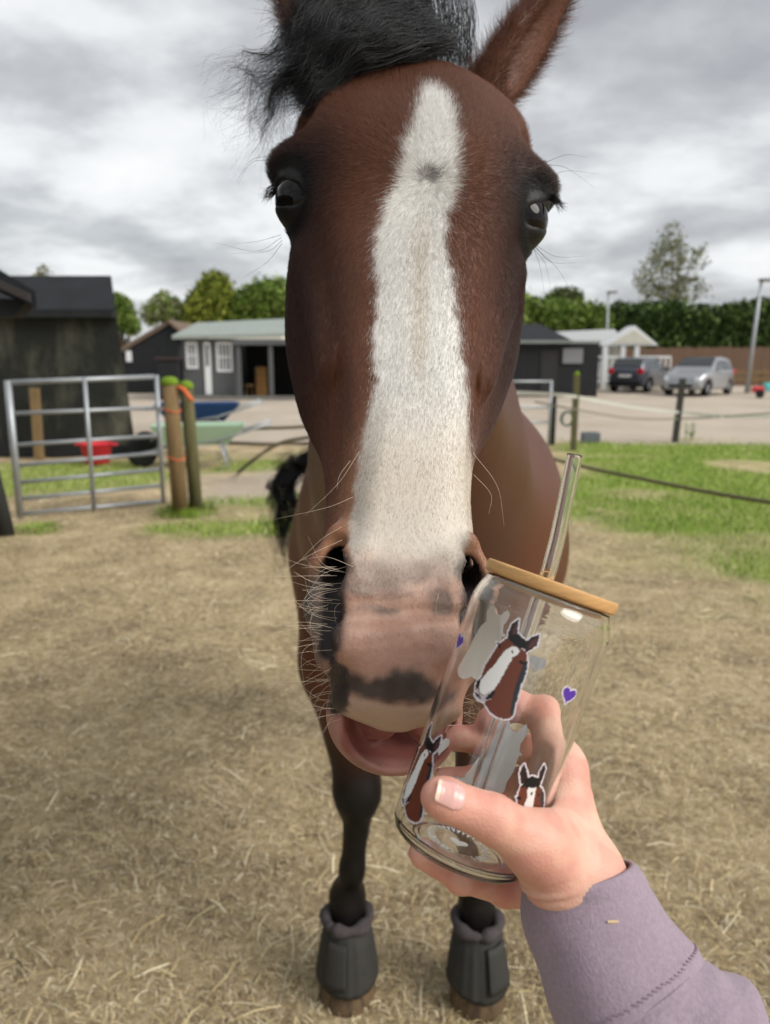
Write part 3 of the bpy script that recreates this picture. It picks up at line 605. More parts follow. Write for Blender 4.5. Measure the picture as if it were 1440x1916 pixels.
# ------------------------------------------------------------------ lamp posts
def lamp_post(label, px, py_top, y, lean):
    b0 = np.array([Y(px, 690, y)[0], y, 0]); top = Y(px + lean, py_top, y)
    t_ = thing('lamp_post', label, 'lamp post', tuple(b0), 0, 'lamp posts by the hedge')
    MB().tube([b0, (b0 + top) / 2, top], [.09, .075, .055], 10).build('pole', M['galv'], t_, True)
    h_ = MB().box((top[0] - .08, y - .15, top[2] - .02), (top[0] + .5, y + .15, top[2] + .1)).build('lamp_head', mat('lamp_grey', S(120, 122, 122), rough=.5), t_, bevel=.03)
    MB().box((top[0] + .05, y - .12, top[2] - .05), (top[0] + .45, y + .12, top[2] - .021)).build('lens', M['white'], h_)
lamp_post('tall grey lamp post standing behind the parked silver car', 1400, 526, 33, 24)
lamp_post('thin grey lamp post rising behind the mobile home roof', 1132, 548, 46, 6)

# ------------------------------------------------------------------ cars
def car(label, loc, heading, paint, seed):
    t_ = thing('parked_car', label, 'car', loc, heading, 'cars parked in the yard')
    prof = [(-1.92, .28), (-1.95, .62), (-1.88, .95), (-1.70, 1.22), (-1.45, 1.44), (-.75, 1.50), (.05, 1.46), (.62, 1.18), (.98, .98), (1.55, .88), (1.86, .70), (1.95, .48), (1.90, .26), (1.2, .22), (-1.2, .22)]
    def hw(z): return np.where(z < .9, .84 + .02 * np.sin(z * 3), .86 - (z - .9) * .42)
    def f(P):
        x, y, z = np.broadcast_arrays(*P); d = pdist(x[:, 0, :], z[:, 0, :], prof)[:, None, :]
        pl = .14 * sst(1.2, 1.95, np.abs(x))
        d = smax(d, np.abs(y) - hw(z) + pl, .14)
        for wx in (-1.18, 1.22):
            d = smax(d, np.minimum(.36 - np.hypot(x - wx, z - .31), np.abs(y) - .60), .02)
        return d
    v, F = surface_nets(f, (-2.1, -1.0, .1), (2.1, 1.0, 1.62), .035, 1)
    npmesh('body', v, F, paint, t_, True, off=(0, 0, 0))
    gl = mat('car_glass', S(30, 36, 40), rough=.05, spec=.8); blk = mat('car_trim', S(22, 22, 24), rough=.6)
    for s in (-1, 1):
        for poly in ([(-1.35, .98), (-.45, .98), (-.42, 1.36), (-1.05, 1.35)], [(-.36, .98), (.62, .98), (.12, 1.34), (-.34, 1.37)]):
            pts = [(x, s * (float(hw(np.array(z))) - .035), z) for x, z in poly]
            MB().prism(pts, (0, 0, 0), (0, s * .05, 0)).build('side_window', gl, t_, off=(0, 0, 0))
        m_ = MB().box((.52, s * .86, .96), (.64, s * 1.02, 1.08)).build('wing_mirror', paint, t_, off=(0, 0, 0), bevel=.03)
        MB().prism([(1.62, s * .56, .66), (1.90, s * .50, .58), (1.88, s * .50, .70), (1.58, s * .60, .80)], (0, 0, 0), (.02, s * .14, 0)).build('headlight', mat('headlight_glass', S(210, 214, 216), rough=.1, spec=.7), t_, off=(0, 0, 0))
        MB().box((-1.965, min(s * .52, s * .76), .80), (-1.80, max(s * .52, s * .76), 1.02)).build('tail_light', mat('tail_red', S(190, 30, 44), rough=.2, spec=.6), t_, off=(0, 0, 0), bevel=.03)
        MB().box((.2, s * .83 - .01, .84), (.38, s * .83 + .01 + s * .02, .87)).build('door_handle', blk, t_, off=(0, 0, 0))
    MB().prism([(.14, -.60, 1.46), (.66, -.68, 1.17), (.66, .68, 1.17), (.14, .60, 1.46)], (-.03, 0, -.03), (.015, 0, .02)).build('windscreen', gl, t_, off=(0, 0, 0))
    MB().prism([(-1.50, -.55, 1.41), (-1.78, -.62, 1.10), (-1.78, .62, 1.10), (-1.50, .55, 1.41)], (.05, 0, -.03), (-.02, 0, .02)).build('rear_window', gl, t_, off=(0, 0, 0))
    MB().box((1.88, -.45, .34), (1.97, .45, .46)).build('grille', blk, t_, off=(0, 0, 0)); MB().box((-1.99, -.26, .66), (-1.93, .26, .77)).build('number_plate', M['white'], t_, off=(0, 0, 0)); MB().box((-2.0, -.7, .3), (-1.9, .7, .46)).build('bumper', blk, t_, off=(0, 0, 0))
    for wx in (-1.18, 1.22):
        for s in (-1, 1):
            R = np.array([[1, 0, 0], [0, 0, s * 1.], [0, 1, 0]])
            wq = MB().lathe([(.19, -.02), (.29, -.02), (.31, .02), (.31, .14), (.29, .18), (.19, .18)], (wx, s * .64, .31), 24, R, True).build('wheel', mat('tyre', S(24, 24, 25), rough=.9), t_, True, off=(0, 0, 0))
            rm = MB()
            for k in range(7):
                a = k * 6.283 / 7; c, s_ = math.cos(a), math.sin(a); rm.prism([(wx + .03 * c - .02 * s_, s * .81, .31 + .03 * s_ + .02 * c), (wx + .19 * c - .03 * s_, s * .80, .31 + .19 * s_ + .03 * c), (wx + .19 * c + .03 * s_, s * .80, .31 + .19 * s_ - .03 * c), (wx + .03 * c + .02 * s_, s * .81, .31 + .03 * s_ - .02 * c)], (0, 0, 0), (0, -s * .03, 0))
            rm.lathe([(.0, .02), (.05, .02), (.19, 0), (.2, .02), (.2, -.1), (0, -.1)], (wx, s * .76, .31), 20, R)
            rm.build('rim', M['galv'], wq, off=(0, 0, 0))
    return t_
sil = mat('silver_paint', S(152, 154, 158), rough=.3, metal=.5, spec=.5, coat=.6); nav = mat('dark_blue_grey_paint', S(70, 74, 84), rough=.3, metal=.4, spec=.5, coat=.6)
c1 = G(1330, 742); c2 = G(1212, 735)
car('silver hatchback parked nose on beside the lamp post', (c1[0] + .1, c1[1] + 1.5, 0), math.atan2(-.74, -.67), sil, 1)
car('dark grey hatchback with red tail lights parked beside the silver car', (c2[0] + .15, c2[1] + 1.6, 0), math.atan2(.80, .60), nav, 2)
# child's ride-on at the frame edge
rb = G(1437, 745); t_ = thing('ride_on_toy', 'small teal and red ride-on toy left beside the silver car', 'toy', tuple(rb))
MB().box((rb[0] - .15, rb[1], .25), (rb[0] + .45, rb[1] + .3, .55)).build('body', mat('teal_plastic', S(90, 190, 190), rough=.4), t_, bevel=.06)
MB().box((rb[0] - .55, rb[1] - .02, .2), (rb[0] - .16, rb[1] + .28, .42)).build('nose', mat('red_plastic', S(205, 60, 70), rough=.4), t_, bevel=.06)
for dx_ in (-.35, .3):
    R = np.array([[1, 0, 0], [0, 0, -1.], [0, 1, 0]]); MB().lathe([(.0, -.03), (.14, -.03), (.16, 0), (.16, .05), (.14, .08), (0, .08)], (rb[0] + dx_, rb[1] - .03, .16), 16, R).build('wheel', mat('black_plastic', S(20, 20, 20), rough=.6), t_)
# ------------------------------------------------------------------ metal gate and its posts
gl0 = G(38, 968); gr0 = G(306, 941)
t_ = thing('metal_gate', 'galvanised seven bar metal field gate standing closed', 'gate', tuple((gl0 + gr0) / 2))
def gpt(u, py_l, py_r):               # a point on the upright plane of the gate
    b0 = gl0 + (gr0 - gl0) * u; zl = Y(10, py_l, gl0[1])[2]; zr_ = Y(300, py_r, gr0[1])[2]; return np.array([b0[0], b0[1], zl + (zr_ - zl) * u])
zt0, zt1 = gpt(0, 716, 705), gpt(1, 716, 705)
for k, (pl_, pr_) in enumerate([(716, 705), (774, 763), (833, 815), (871, 847), (903, 878), (934, 908), (962, 937)]):
    MB().tube([gpt(0.02, pl_, pr_), gpt(0.5, pl_, pr_), gpt(0.98, pl_, pr_)], .024 if k == 0 else .019, 10).build('bar', M['galv'], t_, True)
for u, r in ((0, .032), (.5, .02), (1, .022)):
    a, b_ = gpt(u, 712, 702), gpt(u, 968, 942); off = np.array([0, -.026, 0]) if u == .5 else 0
    MB().tube([a + off, b_ + off], r, 10).build('upright', M['galv'], t_, True)
hg = gpt(1, 764, 764); MB().box((hg[0] - .28, hg[1] - .05, hg[2] - .02), (hg[0] + .1, hg[1] - .03, hg[2] + .02)).build('latch', M['galv'], t_)
def post(name, label, base, r, h, m, top_m=None, lean=(0, 0), square=False, group=None, twine=False):
    b0 = np.array(base); t_ = thing(name, label, 'post', tuple(b0), 0, group)
    tp = b0 + (lean[0], lean[1], h)
    if square: MB().prism([b0 + (-r, -r, -.05), b0 + (r, -r, -.05), b0 + (r, r, -.05), b0 + (-r, r, -.05)], (0, 0, 0), (lean[0], lean[1], h + .05)).build('shaft', m, t_)
    else: MB().tube([b0 - (0, 0, .05), b0 + (tp - b0) * .5, tp], [r * 1.03, r, r * .97], 18).build('shaft', m, t_, True)
    if top_m:
        v, f, c = None, None, None
        MB().lathe([(0, .045), (r * .6, .04), (r * 1.05, .015), (r * 1.15, -.02), (r * 1.0, -.035), (0, -.03)], tuple(tp), 16).build('moss_cap', top_m, t_, True)
    if twine:
        for zz_ in (.52, .97): 
            q = b0 + (tp - b0) * (zz_ / h); th = np.linspace(0, 6.3, 24); MB().tube(np.stack([q[0] + (r + .004) * np.cos(th), q[1] + (r + .004) * np.sin(th), q[2] + .015 * np.sin(th * 2)], -1), .006, 5).build('twine', M['twine'], t_)
        e = tp + (r * 1.1, -.03, -.05); MB().tube([e, e + (.06, 0, -.03), e + (.1, -.01, -.09), e + (.13, 0, -.13)], .02, 8).build('twine_tail', M['twine'], t_, True)
    return t_
p1_ = G(338, 958); p2_ = p1_ + np.array([.13, .09, 0])
post('gate_post', 'thick round timber gate post topped with moss and bound with orange twine', p1_, .075, 1.24, M['wood'], M['moss'], (-.04, 0), twine=True)
post('strainer_post', 'green stained round post standing against the twine bound gate post', p2_, .062, 1.20, M['woodg'], M['moss'], (-.04, 0))
post('hinge_post', 'dark hinge post leaning at the hinge end of the metal gate', G(12, 1000), .07, .66, mat('tarry_post', S(44, 44, 40), rough=.8), None, (-.10, 0))
post('leaning_stake', 'pale timber stake leaning against the tarred shed wall', (*Y(74, 860, y0 - .35)[:2], 0), .055, 1.02, M['wood'], None, (-.05, .15), square=True)
# grass tufts at the post feet
def tuft(label, base, r, h, n, seed):
    r_ = np.random.default_rng(seed); a = r_.uniform(0, 6.283, n); q = r * np.sqrt(r_.random(n)); b0 = np.array(base)
    c = b0 + np.stack([q * np.cos(a), q * np.sin(a), np.zeros(n) - .01], -1); d = np.stack([np.cos(a), np.sin(a), np.zeros(n)], -1); s = np.stack([-np.sin(a), np.cos(a), np.zeros(n)], -1)
    hh = h * r_.uniform(.4, 1, n)[:, None]; tip = c + d * hh * r_.uniform(.1, .6, n)[:, None] + np.array([0, 0, 1]) * hh
    v = np.stack([c - s * .004, c + s * .004, tip], 1).reshape(-1, 3); o = npmesh('grass_tuft', v, np.arange(3 * n).reshape(-1, 3), grass_m, None, False, np.repeat(gp_[r_.choice(3, n)], 3, 0)); tag(o, label, 'grass tuft')
tuft('lush grass tuft growing round the feet of the timber gate posts', p1_ + np.array([.06, -.02, 0]), .3, .11, 900, 1)
tuft('low grass tuft growing under the hinge end of the metal gate', G(70, 990), .22, .07, 400, 2)
# ------------------------------------------------------------------ red bucket, wheelbarrows
rb = np.array([*Y(182, 862, y0 - .9)[:2], 0.0]); bh = .28
t_ = thing('rubber_bucket', 'red rubber bucket standing on grass against the tarred shed', 'bucket', tuple(rb))
redm = mat('red_rubber', S(214, 52, 66), rough=.5, var=.08, vscale=9)
MB().lathe([(0, .01), (.15, .01), (.165, .03), (.215, bh), (.23, bh + .01), (.22, bh + .02), (.20, bh), (.155, .05), (0, .04)], tuple(rb + (0, 0, -.005)), 32).build('tub', redm, t_, True)
for s in (-1, 1): MB().tube([rb + (s * .215, -.06, bh), rb + (s * .28, -.04, bh - .01), rb + (s * .28, .04, bh - .01), rb + (s * .215, .06, bh)], .015, 8).build('handle', redm, t_, True)
def barrow(label, base, rz, m, h):
    t_ = thing('wheelbarrow', label, 'wheelbarrow', tuple(base), rz, 'wheelbarrows behind the gate'); z = (0, 0, 0)
    # tray: open tapered tub with a real wall
    def ring(x0, x1, w0, w1, zz_): return [(x0, -w0, zz_), (x1, -w1, zz_), (x1, w1, zz_), (x0, w0, zz_)]
    a, b_ = ring(-.38, .42, .22, .2, h - .26), ring(-.56, .66, .34, .32, h); c, d = ring(-.36, .40, .2, .18, h - .24), ring(-.53, .63, .31, .29, h - .002)
    MB().add(a + b_ + c + d, [[3, 2, 1, 0]] + [[i, (i + 1) % 4, 4 + (i + 1) % 4, 4 + i] for i in range(4)] + [[4 + i, 4 + (i + 1) % 4, 12 + (i + 1) % 4, 12 + i] for i in range(4)] + [[12 + i, 12 + (i + 1) % 4, 8 + (i + 1) % 4, 8 + i] for i in range(4)] + [[8, 9, 10, 11]]).build('tray', m, t_, off=z)
    for s in (-1, 1):
        MB().tube([(-.72, s * .04, .2), (-.3, s * .17, h - .27), (.3, s * .24, h - .20), (.75, s * .29, h - .06), (1.0, s * .29, h + .02)], .017, 8).build('handle', M['galv'], t_, True, off=z)
        MB().tube([(.32, s * .22, h - .2), (.42, s * .25, .02), (.3, s * .25, .0)], .015, 8).build('leg', M['galv'], t_, True, off=z)
    R = np.array([[1, 0, 0], [0, 0, -1.], [0, 1, 0]]); MB().lathe([(.0, -.03), (.13, -.03), (.19, -.045), (.2, 0), (.19, .045), (.13, .03), (0, .03)], (-.72, 0, .2), 24, R).build('wheel', mat('barrow_tyre', S(26, 26, 26), rough=.8), t_, True, off=z)
bb = Y(345, 840, 10.6)
barrow('pale green wheelbarrow parked behind the timber gate posts', (bb[0] + .22, 10.4, 0), math.radians(8), mat('pale_green_paint', S(164, 190, 166), rough=.45), .58)
bb = Y(345, 830, 11.6)
barrow('dark blue wheelbarrow parked behind the pale green one', (bb[0] + .2, 11.5, 0), math.radians(14), mat('blue_paint', S(36, 66, 112), rough=.4), .80)
# ------------------------------------------------------------------ right hand paddock fence
FP = 'fence posts of the electric tape fence'
f1 = G(1072, 842); f2 = G(1262, 826); f3 = G(1031, 832)
post('fence_post', 'green mossy fence post with insulators next to the grey block', f1, .042, Y(1075, 700, f1[1])[2], M['woodg'], M['moss'], square=True, group=FP)
post('fence_post', 'slim dark fence post standing alone in front of the silver car', f2, .045, Y(1268, 708, f2[1])[2], mat('dark_post', S(64, 64, 58), rough=.85, var=.2), None, (.06, 0), square=True, group=FP)
post('fence_post', 'black fence post beside the galvanised hurdle', f3, .05, Y(1031, 738, f3[1])[2], mat('black_post', S(44, 46, 46), rough=.8), None, square=True, group=FP)
hy = f3[1] - .12
t_ = thing('metal_hurdle', 'short galvanised hurdle half hidden behind the horse', 'hurdle', (f3[0] - .5, hy, 0))
for py in (714, 738, 762, 790):
    z = Y(1010, py, hy)[2]; MB().tube([(f3[0] - 1.3, hy, z), (f3[0] - .09, hy, z)], .02, 8).build('rail', M['galv'], t_, True)
for x in (f3[0] - .07, f3[0] - 1.3): MB().tube([(x, hy, 0), (x, hy, Y(1010, 711, hy)[2])], .022, 8).build('upright', M['galv'], t_, True)
bx0 = G(1107, 828)
t_ = thing('grey_block', 'small grey concrete block lying on gravel by the mossy fence post', 'block', tuple(bx0))
MB().box((bx0[0] - .16, bx0[1], 0), (bx0[0] + .15, bx0[1] + .2, .17)).build('block', mat('grey_concrete', S(112, 118, 124), rough=.85, var=.2, vscale=20), t_, bevel=.015)
MB().box((bx0[0] - .10, bx0[1] + .05, .155), (bx0[0] + .09, bx0[1] + .15, .174)).build('frog_shade', M['dark'], t_)  # dark plate on the top, standing in for a shaded hollow
hr = f1 + np.array([-.12, -.03, 0]); t_ = thing('hose_coil', 'dark green hose coil hung on the mossy fence post', 'hose', tuple(hr))
th = np.linspace(0, 6.283 * 3, 70); MB().tube(np.stack([hr[0] + (.085 + .004 * th / 6) * np.cos(th), hr[1] + .004 * th, .50 + .11 * np.sin(th)], -1), .013, 8).build('coil', mat('green_hose', S(24, 84, 62), rough=.5), t_, True)
MB().tube([(hr[0], hr[1] + .02, .62), (hr[0] + .08, hr[1] + .04, .64)], .008, 6).build('hook', M['galv'], t_, True)
def tape(label, pts, w_, m, name='fence_tape'):
    p = spline(pts, 40); b_ = MB(); n_ = len(p); up = np.array([0, 0, w_ / 2]); th = np.array([0, .0015, 0])
    v = np.vstack([p - up - th, p + up - th, p + up + th, p - up + th]); f = []
    for k in range(4): f += [[k * n_ + i, k * n_ + i + 1, ((k + 1) % 4) * n_ + i + 1, ((k + 1) % 4) * n_ + i] for i in range(n_ - 1)]
    o = b_.add(v, f + [[0, n_, 2 * n_, 3 * n_], [n_ - 1, 4 * n_ - 1, 3 * n_ - 1, 2 * n_ - 1]]).build(name, m, None); tag(o, label, 'fence tape'); return o
whm = mat('white_tape', S(206, 204, 196), rough=.7); gdm = mat('brown_rope', S(96, 88, 70), rough=.9, var=.2, vscale=50)
y1_, y2_ = f1[1] - .06, f2[1] - .05
tape('white electric fence tape strung between the posts before the parked cars', [Y(960, 734, y1_ + .3), Y(1020, 737, y1_ + .1), Y(1075, 742, y1_), Y(1170, 760, (y1_ + y2_) / 2), Y(1264, 771, y2_), Y(1360, 779, y2_ - .2), Y(1500, 778, y2_ - .4)], .05, whm)
tape('dull grey lower fence tape sagging under the white one', [Y(1000, 752, y1_ + .3), Y(1075, 766, y1_), Y(1170, 782, (y1_ + y2_) / 2), Y(1264, 784, y2_), Y(1360, 779, y2_ - .2), Y(1500, 768, y2_ - .4)], .028, mat('grey_tape', S(140, 134, 120), rough=.8))
def rope(label, pts, r, m):
    t_ = MB().tube(spline(pts, 40), r, 8).build('fence_rope', m, None, True); tag(t_, label, 'rope')
rope('brown rope strung low across the green grass', [G(1010, 852, .42), G(1085, 872, .40), G(1200, 896, .37), G(1320, 920, .36), G(1440, 940, .36), G(1560, 955, .38)], .017, gdm)
rope('upper dull rope strung across the yard left of the horse', [Y(430, 805, 11.2), Y(480, 802, 11), Y(560, 799, 10.8), Y(640, 790, 10.6)], .022, gdm)
rope('lower dull rope that drops to the ground left of the horse', [G(446, 884, .0), Y(470, 864, 8.9), Y(500, 842, 8.9), Y(535, 826, 8.9), Y(600, 815, 8.9)], .022, gdm)
rope('flat dull rope lying on the pale yard beyond the posts', [G(380, 826, .012), G(440, 829, .012), G(500, 831, .012), G(590, 829, .012)], .03, gdm)
# ================================================================== the horse
horse = thing('horse', 'bay horse with a broad white blaze pushing its muzzle at the glass cup', 'horse', (0.08, 1.9, 0))
# --- head frame: origin on the forehead whorl, t runs down the face, n out of the face, x to the horse's left
P1 = C2W(np.array([.027, .266, .600])); P2 = C2W(np.array([.0115, -.0469, .475]))
ET = (P2 - P1) / np.linalg.norm(P2 - P1); EN = -FW - ET * (-FW @ ET); EN /= np.linalg.norm(EN); EX = np.cross(EN, ET); EX = EX if EX[0] > 0 else -EX
YAW = math.radians(3.0); EX, EN = EX * math.cos(YAW) - EN * math.sin(YAW), EN * math.cos(YAW) + EX * math.sin(YAW)
def H2W(x, t_, n_): x, t_, n_ = np.broadcast_arrays(x, t_, n_); return P1 + x[..., None] * EX + t_[..., None] * ET + n_[..., None] * EN
def W2H(v): d = v - P1; return d @ EX, d @ ET, d @ EN
def PH(px, py, d): return np.array([float(q) for q in W2H(W(px, py, d))])
# half cross-sections (lateral, out of face) in cm at stations down the face
SEC = [(-25, [(0,-13),(2.5,-13.2),(4.2,-14),(5,-16),(4.5,-18),(0,-20)]),
       (-21, [(0,-7.2),(3,-7.5),(5.3,-9),(6.6,-12),(6,-17),(0,-21)]),
       (-17, [(0,-4.0),(4,-4.5),(7.3,-6.6),(8.9,-10.5),(8.2,-17),(0,-22)]),
       (-12, [(0,-2.0),(5,-2.4),(9.0,-4.3),(10.7,-8),(10.4,-14),(8,-20),(0,-24)]),
       (-6, [(0,-.4),(5,-.7),(8.9,-2.5),(10.9,-6),(10.8,-12),(9.3,-20),(5,-26),(0,-27)]),
       (0, [(0,0),(4,-.25),(7.3,-1.7),(9.3,-4.2),(10.1,-8),(10.2,-14),(9.3,-22),(5,-28),(0,-28)]),
       (5, [(0,.05),(3.4,-.25),(6.2,-1.8),(8.4,-4.8),(10.1,-8.8),(10.2,-15),(8.8,-23),(4,-28),(0,-28)]),
       (10, [(0,.1),(3.1,-.2),(5.3,-1.7),(7.0,-4.8),(9.6,-9.6),(9.6,-15),(8.2,-22),(4,-26),(0,-26)]),
       (14.5, [(0,.1),(3.0,-.2),(4.9,-1.6),(6.0,-4.6),(8.1,-9.5),(8.4,-14.5),(7.0,-20),(3.5,-23),(0,-22)]),
       (19, [(0,0),(2.9,-.3),(4.5,-1.6),(5.3,-4.2),(6.1,-8.5),(6.4,-12.5),(5.4,-17),(3,-19),(0,-18.5)]),
       (24, [(0,-.3),(2.8,-.6),(4.35,-1.9),(4.9,-4),(5.3,-7.5),(5.4,-11),(4.3,-14.5),(2,-16),(0,-15.5)]),
       (29, [(0,-.5),(2.6,-.7),(4.35,-1.8),(5.2,-3.7),(5.3,-6.5),(4.9,-9.5),(3.7,-12.5),(1.5,-13.5),(0,-13)]),
       (33.5, [(0,-.2),(2.5,-.35),(4.25,-1.5),(5.1,-3.5),(5.0,-6.2),(4.6,-9),(3.2,-11.4),(0,-12)]),
       (37, [(0,.1),(2.6,-.25),(4.1,-1.6),(4.65,-3.7),(4.3,-6.3),(3.5,-8.2),(0,-9.4)]),
       (39.6, [(0,-.4),(2.3,-.75),(3.6,-2.0),(4.05,-3.8),(3.5,-5.6),(0,-7)]),
       (41.0, [(0,-1.4),(2.0,-1.6),(3.2,-2.6),(3.4,-3.8),(2.6,-4.9),(0,-5.8)]),
       (41.9, [(0,-3.2),(.5,-3.25),(.8,-3.7),(.5,-4.2),(0,-4.3)])]
NTH = 181; thg = np.linspace(0, np.pi, NTH); Tt = np.array([s[0] for s in SEC]) / 100.; Rt, Nc = [], []
for _, pts in SEC:
    p = np.array(pts) / 100.; full = np.vstack([p[::-1] * [-1, 1], p[1:]]); dense = spline(full, 400); nc = (p[0, 1] + p[-1, 1]) / 2
    if abs(p[0, 1] - p[-1, 1]) > .12: nc = p[0, 1] - .07
    th = np.arctan2(dense[:, 0], dense[:, 1] - nc); r = np.hypot(dense[:, 0], dense[:, 1] - nc); m = th >= -.03; o = np.argsort(th[m])
    Rt.append(np.interp(thg, th[m][o], r[m][o])); Nc.append(nc)
Rt = np.array(Rt); Nc = np.array(Nc)
tf = np.linspace(Tt[0], Tt[-1], 640)
def hermite(xk, yk, x):                # monotone-ish cubic through station values
    yk = np.asarray(yk, float); h = np.diff(xk); d = np.diff(yk, axis=0) / (h[:, None] if yk.ndim > 1 else h)
    m = np.zeros_like(yk); m[0], m[-1] = d[0], d[-1]
    if yk.ndim > 1: m[1:-1] = (d[:-1] * h[1:, None] + d[1:] * h[:-1, None]) / (h[1:] + h[:-1])[:, None]
    else: m[1:-1] = (d[:-1] * h[1:] + d[1:] * h[:-1]) / (h[1:] + h[:-1])
    i = np.clip(np.searchsorted(xk, x) - 1, 0, len(h) - 1); s = (x - xk[i]) / h[i]
    h00, h10, h01, h11 = 2*s**3-3*s**2+1, s**3-2*s**2+s, -2*s**3+3*s**2, s**3-s**2
    if yk.ndim > 1: h00, h10, h01, h11 = [q[:, None] for q in (h00, h10, h01, h11)]; hh = h[i][:, None]
    else: hh = h[i]
    return h00*yk[i] + h10*hh*m[i] + h01*yk[i+1] + h11*hh*m[i+1]
RTAB = hermite(Tt, Rt, tf).astype(np.float32); NTAB = hermite(Tt, Nc, tf).astype(np.float32)
EYE = np.array([.0930, -.015, -.0600]); EYER = .0245
def head_sdf(P):
    x, tt, n = P; ax = np.abs(x)
    it = np.clip((tt - Tt[0]) / (Tt[-1] - Tt[0]) * 639, 0, 638.999); i0 = it.astype(np.int32); ft = (it - i0).astype(np.float32)
    nc = NTAB[i0] * (1 - ft) + NTAB[i0 + 1] * ft
    dn = n - nc; rho = np.sqrt(ax * ax + dn * dn); th = np.arctan2(ax, dn) * np.float32((NTH - 1) / np.pi); ith = np.minimum(th.astype(np.int32), NTH - 2); fth = th - ith
    I0 = np.broadcast_to(i0, ith.shape); FT = np.broadcast_to(ft, ith.shape)
    R = (RTAB[I0, ith] * (1 - fth) + RTAB[I0, ith + 1] * fth) * (1 - FT) + (RTAB[I0 + 1, ith] * (1 - fth) + RTAB[I0 + 1, ith + 1] * fth) * FT
    d = (rho - R) * np.float32(.85)
    d = np.maximum(d, (tt - np.float32(.4195)) * .7); d = np.maximum(d, np.float32(-.248) - tt)
    # brow, zygomatic ridge, facial crest
    A = [ax, tt, n]
    d = smin(d, sd_ell(A, (.0985, -.043, -.054), (.0265, .012, .026)), .022)
    d = smin(d, sd_cone(A, (.080, .045, -.055), (.058, .155, -.045), .009, .007), .022)
    d = smax(d, -sd_ell(A, (.107, .012, -.028), (.012, .03, .02)), .02)            # hollow in front of the eye
    d = smax(d, -sd_ell(A, (.098, -.088, -.055), (.012, .018, .022)), .02)        # hollow above the brow
    d = smax(d, -sd_ell(A, (.055, .235, -.030), (.006, .05, .012)), .02)
    # eyelids round the ball, with an almond opening
    lid = sd_sph(A, EYE, .0258); d = smin(d, lid, .014)
    o_ = np.array([.80, .05, .60]); o_ /= np.linalg.norm(o_); f_ = np.array([-.55, .52, .66]); f_ -= o_ * (f_ @ o_); f_ /= np.linalg.norm(f_)
    RR = [o_, f_, np.cross(o_, f_)]
    d = smax(d, -sd_ellR(A, EYE + o_ * .021 + np.array([0, .003, 0]), (.020, .0240, .0100), RR), .004)
    d = np.minimum(d, sd_sph(A, EYE, .0232))
    # nostril: outer wing, then the hollow
    for a, b, ra, rb in (((.0435, .300, -.016), (.0510, .318, -.024), .0055, .0065), ((.0510, .318, -.024), (.0530, .345, -.030), .0065, .0065), ((.0530, .345, -.030), (.0460, .378, -.028), .0065, .0055)):
        d = smin(d, sd_cone(A, a, b, ra, rb), .012)
    d = smin(d, sd_cone(A, (.036, .318, -.006), (.033, .372, -.006), .006, .008), .02)
    for a, b, ra, rb in (((.0440, .308, -.008), (.0425, .330, -.010), .0065, .0100), ((.0425, .330, -.010), (.0425, .376, -.012), .0100, .0045), ((.0425, .327, -.010), (.030, .285, -.060), .0095, .012)):
        d = smax(d, -sd_cone(A, a, b, ra, rb), .005)
    # lip crease above the upper lip, chin groove
    d = smax(d, -sd_cone(A, (0, .352, .010), (.036, .356, .004), .0055, .0045), .012)
    wr_ = np.sin(tt * np.float32(2 * np.pi / .0088) + 2.2 * np.sin(x * 42 + 1.0) + 1.3 * np.sin(x * 95)); d = d + np.float32(.00055) * wr_ * np.exp(-((tt - .352) / .022) ** 2) * np.exp(-(x / .034) ** 4) * (n > -.03)
    # lower lip: a slack scoop
    X2 = x - np.float32(.0015); B = [X2, tt, n]
    lip = sd_ell(B, (0, .405, -.074), (.0425, .038, .033)); lip = smin(lip, sd_cone(B, (0, .34, -.098), (0, .395, -.085), .030, .030), .03)
    lip = smax(lip, -sd_ell(B, (0.003, .411, -.050), (.0345, .0335, .034)), .006)
    lip = smin(lip, sd_ell(B, (-.008, .396, -.072), (.018, .026, .012)), .006); lip = smin(lip, sd_ell(B, (.020, .396, -.074), (.016, .024, .011)), .006)
    d = smin(d, lip, .003)
    return d
hv, hF = surface_nets(head_sdf, (-.135, -.250, -.30), (.135, .452, .022), .0021, 3)
hw_ = H2W(hv[:, 0], hv[:, 1], hv[:, 2])
if np.linalg.det(np.array([EX, ET, EN])) < 0: hF = hF[:, ::-1]
hn = vnormals(hw_, hF)
# --- ears: cupped leaf shapes on the poll
def ear(base, tip, width, face, seed):
    base, tip, face = map(np.array, (base, tip, face)); ax = tip - base; L = np.linalg.norm(ax); ax = ax / L; face = face - ax * (face @ ax); face /= np.linalg.norm(face); sd = np.cross(ax, face)
    nu, nv = 70, 60; V = []
    for i in range(nu):
        u = i / (nu - 1); wdt = width * (np.interp(u, [0, .12, .35, .6, .8, .93, 1], [.52, .72, 1.0, .92, .62, .30, .02])); dep = width * np.interp(u, [0, .3, .7, 1], [.85, .75, .45, .02])
        c = base + ax * L * u + sd * .012 * math.sin(u * 2.5)
        for j in range(nv):
            a = 2 * np.pi * j / nv; x_, y_ = math.cos(a), math.sin(a)
            yy_ = y_ * dep * .55 if y_ < 0 else y_ * dep * (.55 - 1.05 * max(0, 1 - abs(x_) * 1.15) * sst(.05, .3, u)) 
            V.append(c + sd * x_ * wdt + face * yy_)
    F = [[i*nv+j, i*nv+(j+1)%nv, (i+1)*nv+(j+1)%nv, (i+1)*nv+j] for i in range(nu-1) for j in range(nv)]
    return np.array(V), np.array(F)
eR = ear(W(900, 190, .752), W(1088, -85, .765), .043, EX * .9 + EN * .25, 1)
eL = ear(W(630, 170, .752), W(495, -120, .77), .041, -EX * .9 + EN * .35, 2)
